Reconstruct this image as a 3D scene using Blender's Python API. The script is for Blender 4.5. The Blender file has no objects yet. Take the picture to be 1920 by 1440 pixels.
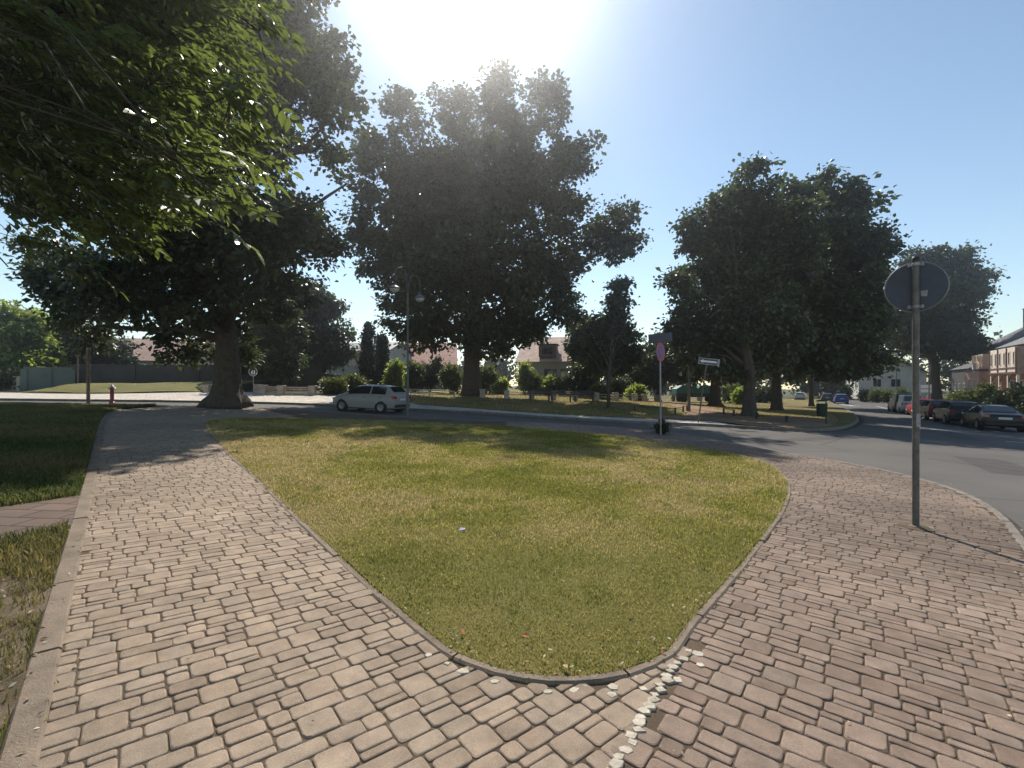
import bpy, bmesh, math, random
import numpy as np
from mathutils import Vector, Matrix
from mathutils.geometry import delaunay_2d_cdt

R = math.radians
SC = bpy.context.scene
COL = SC.collection
random.seed(7)
RNG = np.random.default_rng(11)
F = 890.0            # focal length in pixels of the 1920 wide photograph
EYE = 1.6
SUN_EL, SUN_AZ = 44.6, -5.0     # azimuth from +Y, positive to the right

# ------------------------------------------------------------------ terrain
def ss(a, b, v):
    t = np.clip((np.asarray(v, float) - a) / (b - a), 0, 1)
    return t * t * (3 - 2 * t)

def g(x, y, mound=True):
    x = np.asarray(x, float); y = np.asarray(y, float)
    xc = np.where(x < 0, -34 * np.tanh(-x / 34 * 1.0) * 1.0, 52 * np.tanh(x / 52))
    z = -0.033 * xc
    z = z + 0.45 * ss(27, 40, y) * (1 - ss(8, 22, x)) * ss(-34, -20, x)
    if mound:
        z = z + 0.36 * np.exp(-((x + 14.0) ** 2 + (y - 23.2) ** 2) / (2 * 1.7 ** 2))
    return z

def gz(x, y, mound=True):
    return float(g(x, y, mound))

def at(px, py, d):
    return Vector(((px - 960) / F * d, d, EYE + (720 - py) / F * d))

def gp(px, py):
    """where the ground is under a pixel of the photograph -> (x, y)"""
    lo, hi = 0.5, 400.0
    f = lambda d: EYE + (720 - py) / F * d - gz((px - 960) / F * d, d, False)
    for _ in range(50):
        m = (lo + hi) / 2
        if f(m) > 0: lo = m
        else: hi = m
    return ((px - 960) / F * lo, lo)

# ------------------------------------------------------------------ tagging
def tag(o, label=None, cat=None, group=None, kind=None):
    if label: o['label'] = label
    if cat: o['category'] = cat
    if group: o['group'] = group
    if kind: o['kind'] = kind
    return o

def thing(name, label, cat, loc=(0, 0, 0), rz=0.0, group=None):
    o = bpy.data.objects.new(name, None); COL.objects.link(o)
    o.empty_display_size = 0.2
    o.location = loc; o.rotation_euler = (0, 0, rz)
    return tag(o, label, cat, group)

def link(name, me, mat=None, parent=None):
    o = bpy.data.objects.new(name, me); COL.objects.link(o)
    if mat: me.materials.append(mat)
    if parent: o.parent = parent
    return o

def np_mesh(name, V, Fa, smooth=False, var=None, col=None):
    """V (n,3), Fa (m,k) int or list of arrays with differing k"""
    me = bpy.data.meshes.new(name)
    V = np.asarray(V, np.float32)
    if not isinstance(Fa, list): Fa = [Fa]
    Fa = [np.asarray(f, np.int32) for f in Fa if len(f)]
    loops = np.concatenate([f.ravel() for f in Fa])
    tot = np.concatenate([np.full(len(f), f.shape[1], np.int32) for f in Fa])
    start = np.concatenate([[0], np.cumsum(tot)[:-1]]).astype(np.int32)
    me.vertices.add(len(V)); me.vertices.foreach_set('co', V.ravel())
    me.loops.add(len(loops)); me.loops.foreach_set('vertex_index', loops)
    me.polygons.add(len(tot))
    me.polygons.foreach_set('loop_start', start)
    me.polygons.foreach_set('loop_total', tot)
    me.polygons.foreach_set('use_smooth', np.full(len(tot), bool(smooth)))
    me.update(calc_edges=True)
    if var is not None:
        a = me.attributes.new('var', 'FLOAT', 'POINT'); a.data.foreach_set('value', np.asarray(var, np.float32))
    if col is not None:
        a = me.attributes.new('col', 'FLOAT_COLOR', 'POINT')
        c = np.ones((len(V), 4), np.float32); c[:, :3] = col
        a.data.foreach_set('color', c.ravel())
    me.validate()
    return me

# ------------------------------------------------------------------ mesh builder
class MB:
    def __init__(s): s.v = []; s.f = []
    def add(s, vs, fs):
        n = len(s.v); s.v += [tuple(v) for v in vs]; s.f += [tuple(i + n for i in f) for f in fs]
    def box(s, c, size, rz=0.0, bev=0.0):
        hx, hy, hz = size[0] / 2, size[1] / 2, size[2] / 2
        cs, sn = math.cos(rz), math.sin(rz)
        def T(x, y, z): return (c[0] + x * cs - y * sn, c[1] + x * sn + y * cs, c[2] + z)
        if bev <= 0:
            vs = [T(x, y, z) for z in (-hz, hz) for x, y in ((-hx, -hy), (hx, -hy), (hx, hy), (-hx, hy))]
            s.add(vs, [(3, 2, 1, 0), (4, 5, 6, 7), (0, 1, 5, 4), (1, 2, 6, 5), (2, 3, 7, 6), (3, 0, 4, 7)])
        else:
            b = bev
            vs = []
            for z, i in ((-hz, b), (-hz + b, 0), (hz - b, 0), (hz, b)):
                for x, y in ((-hx + i, -hy + i), (hx - i, -hy + i), (hx - i, hy - i), (-hx + i, hy - i)): vs.append(T(x, y, z))
            fs = [(3, 2, 1, 0), (12, 13, 14, 15)]
            for k in range(3):
                for j in range(4): fs.append((k * 4 + j, k * 4 + (j + 1) % 4, k * 4 + 4 + (j + 1) % 4, k * 4 + 4 + j))
            s.add(vs, fs)
        return s
    def tube(s, pts, radii, n=8, cap=True, lump=0.0):
        pts = [Vector(p) for p in pts]; m = len(pts)
        if not hasattr(radii, '__len__'): radii = [radii] * m
        up = None; base = len(s.v); vs = []
        for i, p in enumerate(pts):
            d = (pts[min(i + 1, m - 1)] - pts[max(i - 1, 0)]).normalized()
            if up is None:
                up = d.orthogonal().normalized()
            a = (up - d * up.dot(d)).normalized(); up = a; b = d.cross(a)
            for k in range(n):
                t = 2 * math.pi * k / n
                q = 1.0 + (lump * (1.0 + 1.6 * max(0, 1 - i / 3)) * (math.sin(3 * t + .4 + i * .22) + .7 * math.sin(5 * t + 1.9 - i * .3) + .5 * math.sin(8 * t + i * .5)) if lump else 0.0)
                vs.append(p + (a * math.cos(t) + b * math.sin(t)) * radii[i] * q)
        fs = []
        for i in range(m - 1):
            for k in range(n):
                fs.append((i * n + k, i * n + (k + 1) % n, (i + 1) * n + (k + 1) % n, (i + 1) * n + k))
        if cap:
            fs.append(tuple(range(n - 1, -1, -1))); fs.append(tuple((m - 1) * n + k for k in range(n)))
        s.add(vs, fs); return s
    def lathe(s, prof, n=16, c=(0, 0, 0), axis='z'):
        vs = []
        for r, h in prof:
            for k in range(n):
                t = 2 * math.pi * k / n
                x, y = r * math.cos(t), r * math.sin(t)
                if axis == 'z': p = (c[0] + x, c[1] + y, c[2] + h)
                elif axis == 'y': p = (c[0] + x, c[1] + h, c[2] + y)
                else: p = (c[0] + h, c[1] + x, c[2] + y)
                vs.append(p)
        fs = []
        for i in range(len(prof) - 1):
            for k in range(n): fs.append((i * n + k, i * n + (k + 1) % n, (i + 1) * n + (k + 1) % n, (i + 1) * n + k))
        fs.append(tuple(range(n - 1, -1, -1))); fs.append(tuple((len(prof) - 1) * n + k for k in range(n)))
        s.add(vs, fs); return s
    def prism(s, poly, y0, y1, M=None):
        """poly of (x,z) extruded along y"""
        n = len(poly)
        vs = [Vector((x, y0, z)) for x, z in poly] + [Vector((x, y1, z)) for x, z in poly]
        if M is not None: vs = [M @ v for v in vs]
        fs = [tuple(range(n)), tuple(range(2 * n - 1, n - 1, -1))] + [(i, i + n, (i + 1) % n + n, (i + 1) % n) for i in range(n)]
        s.add(vs, fs); return s
    def build(s, name, mat=None, parent=None, smooth=False, angle=None):
        me = bpy.data.meshes.new(name)
        me.from_pydata(s.v, [], s.f); me.update()
        me.polygons.foreach_set("use_smooth", [False] * len(me.polygons))
        bm = bmesh.new(); bm.from_mesh(me); bmesh.ops.recalc_face_normals(bm, faces=bm.faces); bm.to_mesh(me); bm.free()
        if smooth:
            me.polygons.foreach_set('use_smooth', [True] * len(me.polygons))
            if angle: me.set_sharp_from_angle(angle=R(angle))
        return link(name, me, mat, parent)

# ------------------------------------------------------------------ materials
def new_mat(name):
    m = bpy.data.materials.new(name); m.use_nodes = True
    nt = m.node_tree; nt.nodes.clear()
    out = nt.nodes.new('ShaderNodeOutputMaterial')
    return m, nt, out

def node(nt, kind, ins=None, **kw):
    n = nt.nodes.new(kind)
    for k, v in kw.items(): setattr(n, k, v)
    for k, v in (ins or {}).items():
        if hasattr(v, 'is_output') or isinstance(v, bpy.types.NodeSocket): nt.links.new(v, n.inputs[k])
        else: n.inputs[k].default_value = v
    return n

def c4(c): return (c[0], c[1], c[2], 1.0)

def mixc(nt, fac, a, b, blend='MIX'):
    n = nt.nodes.new('ShaderNodeMix'); n.data_type = 'RGBA'; n.blend_type = blend
    for idx, v in ((0, fac), (6, a), (7, b)):
        if isinstance(v, bpy.types.NodeSocket): nt.links.new(v, n.inputs[idx])
        else: n.inputs[idx].default_value = v if idx == 0 else c4(v)
    return n.outputs[2]

def ramp(nt, fac, stops):
    n = nt.nodes.new('ShaderNodeValToRGB'); nt.links.new(fac, n.inputs[0])
    e = n.color_ramp.elements
    e[0].position, e[0].color = stops[0][0], c4(stops[0][1])
    e[1].position, e[1].color = stops[-1][0], c4(stops[-1][1])
    for p, c in stops[1:-1]:
        k = e.new(p); k.color = c4(c)
    return n.outputs[0]

def noise(nt, scale, detail=4, rough=0.6, coord='obj'):
    tc = nt.nodes.new('ShaderNodeNewGeometry') if coord == 'pos' else nt.nodes.new('ShaderNodeTexCoord')
    o = tc.outputs['Position'] if coord == 'pos' else tc.outputs['Object']
    n = node(nt, 'ShaderNodeTexNoise', {'Vector': o, 'Scale': scale, 'Detail': detail, 'Roughness': rough})
    return n.outputs['Fac']

def plain(name, col, rough=0.6, metal=0.0, var=0.25, scale=6.0, bump=0.0, bscale=40.0, spec=0.4, coat=0.0, trans=0.0):
    m, nt, out = new_mat(name)
    p = node(nt, 'ShaderNodeBsdfPrincipled', {'Roughness': rough, 'Metallic': metal, 'Specular IOR Level': spec, 'Coat Weight': coat, 'Coat Roughness': 0.05})
    dark = tuple(c * (1 - var) for c in col); light = tuple(min(1, c * (1 + var * 0.7)) for c in col)
    nt.links.new(ramp(nt, noise(nt, scale), [(0.3, dark), (0.7, light)]), p.inputs['Base Color'])
    if bump:
        b = node(nt, 'ShaderNodeBump', {'Strength': bump, 'Distance': 0.02, 'Height': noise(nt, bscale)})
        nt.links.new(b.outputs[0], p.inputs['Normal'])
    nt.links.new(p.outputs[0], out.inputs[0])
    return m

def leaf_mat(name, dark, light, trans_col, trans=0.35, rough=0.4, spec=0.4):
    m, nt, out = new_mat(name)
    a = node(nt, 'ShaderNodeAttribute', attribute_name='var')
    col = ramp(nt, a.outputs['Fac'], [(0.0, dark), (1.0, light)])
    p = node(nt, 'ShaderNodeBsdfPrincipled', {'Base Color': col, 'Roughness': rough, 'Specular IOR Level': spec})
    tcol = mixc(nt, a.outputs['Fac'], tuple(c * 0.7 for c in trans_col), trans_col)
    t = node(nt, 'ShaderNodeBsdfTranslucent', {'Color': tcol})
    mx = node(nt, 'ShaderNodeMixShader', {0: trans, 1: p.outputs[0], 2: t.outputs[0]})
    nt.links.new(mx.outputs[0], out.inputs[0])
    return m

def attr_mat(name, rough=0.8, trans=0.0, spec=0.3, bump=0.0, bscale=120.0, speck=0.0):
    m, nt, out = new_mat(name)
    a = node(nt, 'ShaderNodeAttribute', attribute_name='col')
    col = a.outputs['Color']
    if speck:
        s1 = ramp(nt, noise(nt, 260.0, 2, 0.7), [(0.35, (1 - speck,) * 3), (0.62, (1 + speck * 0.2,) * 3)])
        col = mixc(nt, 1.0, col, s1, 'MULTIPLY')
        s2 = ramp(nt, noise(nt, 9.0, 5, 0.65), [(0.3, (1 - speck,) * 3), (0.7, (1.0,) * 3)])
        col = mixc(nt, 1.0, col, s2, 'MULTIPLY')
    p = node(nt, 'ShaderNodeBsdfPrincipled', {'Base Color': col, 'Roughness': rough, 'Specular IOR Level': spec})
    if bump:
        b = node(nt, 'ShaderNodeBump', {'Strength': bump, 'Distance': 0.004, 'Height': noise(nt, bscale, 5, 0.7)})
        nt.links.new(b.outputs[0], p.inputs['Normal'])
    sh = p.outputs[0]
    if trans:
        t = node(nt, 'ShaderNodeBsdfTranslucent', {'Color': col})
        sh = node(nt, 'ShaderNodeMixShader', {0: trans, 1: sh, 2: t.outputs[0]}).outputs[0]
    nt.links.new(sh, out.inputs[0])
    return m

def ground_mat(name, stops, scale=0.6, fine=40.0, bump=0.5, rough=0.95, spec=0.2, fstr=0.35):
    m, nt, out = new_mat(name)
    c = ramp(nt, noise(nt, scale, 6, 0.62, 'pos'), stops)
    f = ramp(nt, noise(nt, fine, 4, 0.7, 'pos'), [(0.3, (1 - fstr,) * 3), (0.7, (1 + fstr * 0.4,) * 3)])
    c = mixc(nt, 1.0, c, f, 'MULTIPLY')
    p = node(nt, 'ShaderNodeBsdfPrincipled', {'Base Color': c, 'Roughness': rough, 'Specular IOR Level': spec})
    b = node(nt, 'ShaderNodeBump', {'Strength': bump, 'Distance': 0.02, 'Height': noise(nt, fine * 1.5, 4, 0.7, 'pos')})
    nt.links.new(b.outputs[0], p.inputs['Normal'])
    nt.links.new(p.outputs[0], out.inputs[0])
    return m

def asphalt_mat(name, base=0.13):
    m, nt, out = new_mat(name)
    c = ramp(nt, noise(nt, 0.35, 6, 0.6, 'pos'), [(0.3, (base * 0.86, base * 0.80, base * 0.74)), (0.7, (base * 1.2, base * 1.12, base * 1.03))])
    f = ramp(nt, noise(nt, 130, 2, 0.8, 'pos'), [(0.3, (0.62,) * 3), (0.7, (1.25,) * 3)])
    c = mixc(nt, 1.0, c, f, 'MULTIPLY')
    geo = nt.nodes.new('ShaderNodeNewGeometry')
    vor = node(nt, 'ShaderNodeTexVoronoi', {'Vector': geo.outputs['Position'], 'Scale': 0.22}, feature='DISTANCE_TO_EDGE')
    cr = ramp(nt, vor.outputs['Distance'], [(0.0, (0.55,) * 3), (0.012, (1.0,) * 3)])
    c = mixc(nt, 0.9, c, mixc(nt, 1.0, c, cr, 'MULTIPLY'))
    p = node(nt, 'ShaderNodeBsdfPrincipled', {'Base Color': c, 'Roughness': 0.85, 'Specular IOR Level': 0.22})
    b = node(nt, 'ShaderNodeBump', {'Strength': 0.5, 'Distance': 0.006, 'Height': noise(nt, 150, 3, 0.8, 'pos')})
    nt.links.new(b.outputs[0], p.inputs['Normal'])
    nt.links.new(p.outputs[0], out.inputs[0])
    return m

def tile_mat(name, col, sx=0.3, sy=0.25, rough=0.7, mortar=0.5, var=0.25, offset=0.5, axes='xy'):
    m, nt, out = new_mat(name)
    tc = nt.nodes.new('ShaderNodeTexCoord')
    vec = tc.outputs['Object']
    if axes != 'xy':
        sep = node(nt, 'ShaderNodeSeparateXYZ', {0: vec})
        add = node(nt, 'ShaderNodeMath', {0: sep.outputs[0], 1: sep.outputs[1]}, operation='ADD')
        vec = node(nt, 'ShaderNodeCombineXYZ', {0: add.outputs[0] if axes == 'az' else sep.outputs[0], 1: sep.outputs[2], 2: 0.0}).outputs[0]
    b = node(nt, 'ShaderNodeTexBrick', {'Vector': vec, 'Color1': c4(tuple(c * (1 - var) for c in col)), 'Color2': c4(tuple(c * (1 + var) for c in col)),
             'Mortar': c4(tuple(c * mortar for c in col)), 'Scale': 1.0, 'Mortar Size': 0.012, 'Brick Width': sx, 'Row Height': sy})
    b.offset = offset
    f = ramp(nt, noise(nt, 1.2), [(0.3, (0.75,) * 3), (0.7, (1.1,) * 3)])
    p = node(nt, 'ShaderNodeBsdfPrincipled', {'Base Color': mixc(nt, 1.0, b.outputs['Color'], f, 'MULTIPLY'), 'Roughness': rough, 'Specular IOR Level': 0.3})
    bp = node(nt, 'ShaderNodeBump', {'Strength': 0.5, 'Distance': 0.01, 'Height': b.outputs['Fac']}); bp.invert = True
    nt.links.new(bp.outputs[0], p.inputs['Normal'])
    nt.links.new(p.outputs[0], out.inputs[0])
    return m

M = {}
M['asphalt'] = asphalt_mat('asphalt', 0.105)
M['paver'] = attr_mat('concrete_paver', 0.85, 0, 0.25, 0.6, 160.0, 0.35)
M['joint'] = ground_mat('joint_sand', [(0.3, (0.085, 0.063, 0.042)), (0.7, (0.17, 0.125, 0.085))], 1.2, 120, 0.6)
M['curb'] = plain('curb_concrete', (0.20, 0.155, 0.115), 0.9, var=0.3, scale=5, bump=0.5, bscale=90)
M['kerb'] = plain('granite_kerb', (0.19, 0.165, 0.14), 0.85, var=0.35, scale=4, bump=0.5, bscale=60)
M['walk'] = tile_mat('pale_paving', (0.52, 0.46, 0.39), 0.3, 0.2, 0.85, 0.6, 0.12)
M['slab'] = tile_mat('grey_slab', (0.13, 0.09, 0.07), 0.42, 0.28, 0.9, 0.35, 0.18)
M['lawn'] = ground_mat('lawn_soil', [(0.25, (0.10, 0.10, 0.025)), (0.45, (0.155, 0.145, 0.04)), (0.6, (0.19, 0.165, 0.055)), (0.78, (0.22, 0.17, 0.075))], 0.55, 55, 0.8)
M['shade_lawn'] = ground_mat('left_lawn_soil', [(0.3, (0.03, 0.042, 0.012)), (0.55, (0.05, 0.055, 0.018)), (0.75, (0.08, 0.068, 0.03))], 0.5, 50, 0.8)  # darker copy of the lawn, with the tree shade put into its colour
M['sand'] = ground_mat('bare_soil', [(0.3, (0.10, 0.075, 0.045)), (0.7, (0.24, 0.19, 0.13))], 3.0, 50, 0.9)
M['park'] = ground_mat('park_lawn', [(0.3, (0.10, 0.095, 0.026)), (0.5, (0.17, 0.14, 0.045)), (0.72, (0.26, 0.185, 0.07))], 0.25, 14, 0.8)
M['earth'] = ground_mat('trodden_earth', [(0.3, (0.16, 0.10, 0.06)), (0.7, (0.34, 0.22, 0.14))], 0.4, 20, 0.7)
M['field'] = ground_mat('far_ground', [(0.3, (0.05, 0.06, 0.02)), (0.7, (0.11, 0.10, 0.045))], 0.15, 6, 0.6)
M['blade'] = attr_mat('grass_blade', 0.55, 0.5, 0.3)
M['dryleaf'] = attr_mat('dry_leaf', 0.7, 0.2, 0.3)
M['cobble'] = plain('white_cobble', (0.46, 0.41, 0.33), 0.9, var=0.4, scale=8, bump=0.5, bscale=60)
M['bark'] = plain('bark', (0.075, 0.06, 0.046), 0.95, var=0.4, scale=5, bump=1.0, bscale=18)
M['twig'] = plain('twig_bark', (0.09, 0.075, 0.055), 0.9, var=0.3, scale=8)
M['leaf_ash'] = leaf_mat('ash_leaf', (0.026, 0.042, 0.013), (0.055, 0.078, 0.024), (0.235, 0.30, 0.062), 0.38, 0.36, 0.5)
M['leaf_oak'] = leaf_mat('oak_leaf', (0.020, 0.028, 0.012), (0.075, 0.092, 0.040), (0.11, 0.15, 0.035), 0.22, 0.45, 0.4)
M['leaf_lime'] = leaf_mat('lime_leaf', (0.024, 0.036, 0.017), (0.090, 0.115, 0.055), (0.13, 0.18, 0.05), 0.24, 0.42, 0.45)
M['leaf_bright'] = leaf_mat('bright_leaf', (0.07, 0.11, 0.025), (0.17, 0.21, 0.05), (0.42, 0.52, 0.09), 0.45, 0.5)
M['leaf_dark'] = leaf_mat('conifer_leaf', (0.022, 0.038, 0.016), (0.05, 0.07, 0.03), (0.06, 0.09, 0.02), 0.15, 0.6, 0.25)
M['leaf_shrub'] = leaf_mat('shrub_leaf', (0.06, 0.075, 0.028), (0.13, 0.14, 0.055), (0.22, 0.26, 0.06), 0.3, 0.5)
M['galv'] = plain('galvanised_steel', (0.30, 0.30, 0.31), 0.5, 0.6, var=0.25, scale=12)
M['pole_grey'] = plain('painted_pole', (0.13, 0.125, 0.12), 0.55, 0.3, var=0.35, scale=14, bump=0.2)
M['lamp_grey'] = plain('lamp_paint', (0.10, 0.12, 0.12), 0.5, 0.2, var=0.2, scale=6)
M['sign_back'] = plain('sign_back', (0.062, 0.070, 0.095), 0.55, 0.2, var=0.2, scale=5)
M['sign_rim'] = plain('sign_rim', (0.20, 0.21, 0.23), 0.5, 0.5, var=0.15)
M['sign_red'] = plain('sign_red', (0.55, 0.03, 0.05), 0.4, var=0.1)
M['sign_blue'] = plain('sign_blue', (0.05, 0.08, 0.30), 0.4, var=0.1)
M['sign_white'] = plain('sign_white', (0.75, 0.75, 0.75), 0.4, var=0.08)
M['sticker'] = plain('sticker', (0.28, 0.28, 0.30), 0.5, var=0.3, scale=30)
M['dark_iron'] = plain('dark_iron', (0.03, 0.03, 0.032), 0.5, 0.4, var=0.3)
M['stone'] = plain('sandstone', (0.42, 0.36, 0.30), 0.9, var=0.3, scale=4, bump=0.5, bscale=30)
M['darkwall'] = plain('dark_render', (0.055, 0.05, 0.046), 0.9, var=0.3, scale=0.8, bump=0.3, bscale=20)
M['white_wall'] = plain('white_render', (0.62, 0.60, 0.56), 0.9, var=0.12, scale=0.7, bump=0.2, bscale=30)
M['grey_wall'] = plain('grey_render', (0.42, 0.41, 0.39), 0.9, var=0.14, scale=0.6, bump=0.2, bscale=30)
M['orange_wall'] = plain('orange_render', (0.60, 0.42, 0.31), 0.9, var=0.14, scale=0.7)
M['brick'] = tile_mat('red_brick', (0.40, 0.26, 0.20), 0.24, 0.08, 0.9, 0.9, 0.2, axes='az')
M['cream_wood'] = plain('cream_timber', (0.66, 0.55, 0.47), 0.7, var=0.12, scale=3)
M['beam'] = plain('brown_timber', (0.13, 0.075, 0.05), 0.7, var=0.3, scale=4)
M['tile_pink'] = tile_mat('pink_tile', (0.56, 0.36, 0.28), 0.28, 0.33, 0.75, 0.55, 0.14, 0.0)
M['tile_red'] = tile_mat('red_tile', (0.40, 0.16, 0.11), 0.28, 0.33, 0.75, 0.55, 0.18, 0.0)
M['tile_slate'] = tile_mat('slate_tile', (0.13, 0.13, 0.14), 0.3, 0.25, 0.55, 0.6, 0.2)
M['tile_dark'] = tile_mat('dark_tile', (0.07, 0.06, 0.062), 0.3, 0.25, 0.7, 0.6, 0.2)
M['glass'] = plain('window_glass', (0.02, 0.024, 0.03), 0.08, var=0.3, scale=2, spec=0.8)
M['frame_white'] = plain('window_frame', (0.6, 0.58, 0.55), 0.6, var=0.08)
M['frame_brown'] = plain('brown_frame', (0.16, 0.10, 0.07), 0.6, var=0.1)
M['car_glass'] = plain('car_glass', (0.012, 0.014, 0.018), 0.05, var=0.1, spec=0.8)
M['tyre'] = plain('tyre_rubber', (0.018, 0.018, 0.019), 0.85, var=0.2)
M['rim'] = plain('alloy_rim', (0.20, 0.20, 0.21), 0.35, 0.8, var=0.1)
M['plastic'] = plain('black_plastic', (0.02, 0.02, 0.022), 0.6, var=0.2)
M['tail'] = plain('tail_light', (0.35, 0.015, 0.02), 0.12, var=0.1, spec=0.8)
M['headlight'] = plain('headlight', (0.55, 0.56, 0.58), 0.1, var=0.1, spec=0.8)
M['plate'] = plain('number_plate', (0.6, 0.6, 0.58), 0.5, var=0.05)
M['green_tarp'] = plain('green_tarp', (0.015, 0.11, 0.08), 0.6, var=0.25, scale=1.5)
M['green_paint'] = plain('green_paint', (0.02, 0.05, 0.035), 0.5, var=0.25)
M['maroon'] = plain('maroon_paint', (0.26, 0.025, 0.05), 0.45, var=0.2, spec=0.5)
M['silver_cap'] = plain('silver_cap', (0.6, 0.6, 0.6), 0.4, 0.6, var=0.1)
M['wood'] = plain('weathered_post', (0.17, 0.13, 0.10), 0.85, var=0.35, scale=6, bump=0.4)
M['marking'] = plain('road_paint', (0.62, 0.61, 0.58), 0.7, var=0.2, scale=10)

def paint(name, col, metal=0.25):
    return plain(name, col, 0.32, 0.0, var=0.04, scale=1.0, spec=0.25, coat=0.12)

# ------------------------------------------------------------------ 2D helpers
def inside(P, poly):
    P = np.asarray(P, float); poly = np.asarray(poly, float)
    x, y = P[:, 0], P[:, 1]; r = np.zeros(len(P), bool)
    x0, y0 = poly[:, 0], poly[:, 1]; x1, y1 = np.roll(x0, -1), np.roll(y0, -1)
    for a, b, c, d in zip(x0, y0, x1, y1):
        if b == d: continue
        r ^= ((b > y) != (d > y)) & (x < (c - a) * (y - b) / (d - b) + a)
    return r

def resample(poly, step, closed=True):
    out = []; n = len(poly)
    for i in range(n if closed else n - 1):
        a, b = np.array(poly[i], float), np.array(poly[(i + 1) % n], float)
        k = max(1, int(np.linalg.norm(b - a) / step))
        for j in range(k): out.append(tuple(a + (b - a) * j / k))
    if not closed: out.append(tuple(poly[-1]))
    return out

def smooth_line(pts, step=0.2, closed=False):
    """Catmull-Rom through the points, evenly resampled"""
    P = [np.array(p, float) for p in pts]; n = len(P); out = []
    rng = range(n) if closed else range(n - 1)
    for i in rng:
        if closed: p0, p1, p2, p3 = P[(i - 1) % n], P[i], P[(i + 1) % n], P[(i + 2) % n]
        else: p0, p1, p2, p3 = P[max(i - 1, 0)], P[i], P[i + 1], P[min(i + 2, n - 1)]
        k = max(2, int(np.linalg.norm(p2 - p1) / step))
        for j in range(k):
            t = j / k
            out.append(tuple(0.5 * ((2 * p1) + (-p0 + p2) * t + (2 * p0 - 5 * p1 + 4 * p2 - p3) * t * t + (-p0 + 3 * p1 - 3 * p2 + p3) * t ** 3)))
    if not closed: out.append(tuple(P[-1]))
    return out

def drape(name, poly, dz, mat, step=1.0, grid=None, mound=True, kind='structure', parent=None, skirt=0.0):
    b = resample(poly, step); grid = grid or step
    A = np.array(b); lo, hi = A.min(0), A.max(0)
    gx, gy = np.meshgrid(np.arange(lo[0], hi[0], grid), np.arange(lo[1], hi[1], grid))
    Q = np.stack([gx.ravel() + 0.013, gy.ravel() + 0.017], 1)
    Q = Q[inside(Q, b)] if len(Q) else Q
    pts = [Vector(p) for p in b] + [Vector(p) for p in Q]
    ed = [(i, (i + 1) % len(b)) for i in range(len(b))]
    vs, es, fs, *_ = delaunay_2d_cdt(pts, ed, [], 1, 1e-5)
    V = np.array([(v.x, v.y) for v in vs])
    Z = g(V[:, 0], V[:, 1], mound) + (dz(V[:, 0], V[:, 1]) if callable(dz) else dz)
    V3 = np.column_stack([V, Z])
    tri = np.array(fs, np.int32)
    # face up
    a, b2, c = V3[tri[:, 0]], V3[tri[:, 1]], V3[tri[:, 2]]
    fl = np.cross(b2 - a, c - a)[:, 2] < 0
    tri[fl] = tri[fl][:, ::-1]
    me = np_mesh(name, V3, tri, smooth=True)
    o = link(name, me, mat, parent)
    if parent is None: tag(o, kind=kind)
    return o

def strip(name, line, w0, w1, z0, z1, mat, closed=False, kind='structure', gap=None, mound=True, parent=None, bev=0.012):
    """a kerb: rectangular section swept along a ground line, from offset w0 to w1 to the left; z0..z1 over the ground. gap = stone length"""
    L = np.array(line, float)
    n = len(L)
    d = np.zeros_like(L)
    for i in range(n):
        a = L[(i - 1) % n] if closed else L[max(i - 1, 0)]
        b = L[(i + 1) % n] if closed else L[min(i + 1, n - 1)]
        d[i] = (b - a) / max(1e-9, np.linalg.norm(b - a))
    N = np.stack([-d[:, 1], d[:, 0]], 1)
    A, B = L + N * w0, L + N * w1
    base = g(L[:, 0], L[:, 1], mound)
    mb = MB()
    s = 1 if w1 > w0 else -1
    def sec(i, sh=0.0, t=None):
        if t is None: l, nn, bz = L[i], N[i], base[i]
        pa, pb = A[i], B[i]
        e = N[i] * bev * s
        return [(pa[0], pa[1], base[i] + z0), (pa[0], pa[1], base[i] + z1 - bev), (pa[0] + e[0], pa[1] + e[1], base[i] + z1),
                (pb[0] - e[0], pb[1] - e[1], base[i] + z1), (pb[0], pb[1], base[i] + z1 - bev), (pb[0], pb[1], base[i] + z0)]
    acc = 0.0; m = n if closed else n - 1
    segs = []; cur = [0]
    for i in range(m):
        j = (i + 1) % n
        acc += np.linalg.norm(L[j] - L[i]); cur.append(j)
        if gap and acc >= gap: segs.append(cur); cur = [j]; acc = 0.0
    if len(cur) > 1: segs.append(cur)
    for sg in segs:
        vs = []
        lift = random.uniform(-0.006, 0.006) if gap else 0.0
        for q, i in enumerate(sg):
            S = [list(p) for p in sec(i)]
            for p in S[1:5]: p[2] += lift
            if gap and q in (0, len(sg) - 1):
                dd = d[i] * (0.008 if q == 0 else -0.008)
                for p in S: p[0] += dd[0]; p[1] += dd[1]
            vs += S
        fs = []
        for q in range(len(sg) - 1):
            for k in range(5): fs.append((q * 6 + k, q * 6 + k + 1, q * 6 + k + 7, q * 6 + k + 6))
        fs.append(tuple(range(5, -1, -1))); fs.append(tuple((len(sg) - 1) * 6 + k for k in range(6)))
        mb.add(vs, fs)
    o = mb.build(name, mat, parent)
    if parent is None: tag(o, kind=kind)
    return o

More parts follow.
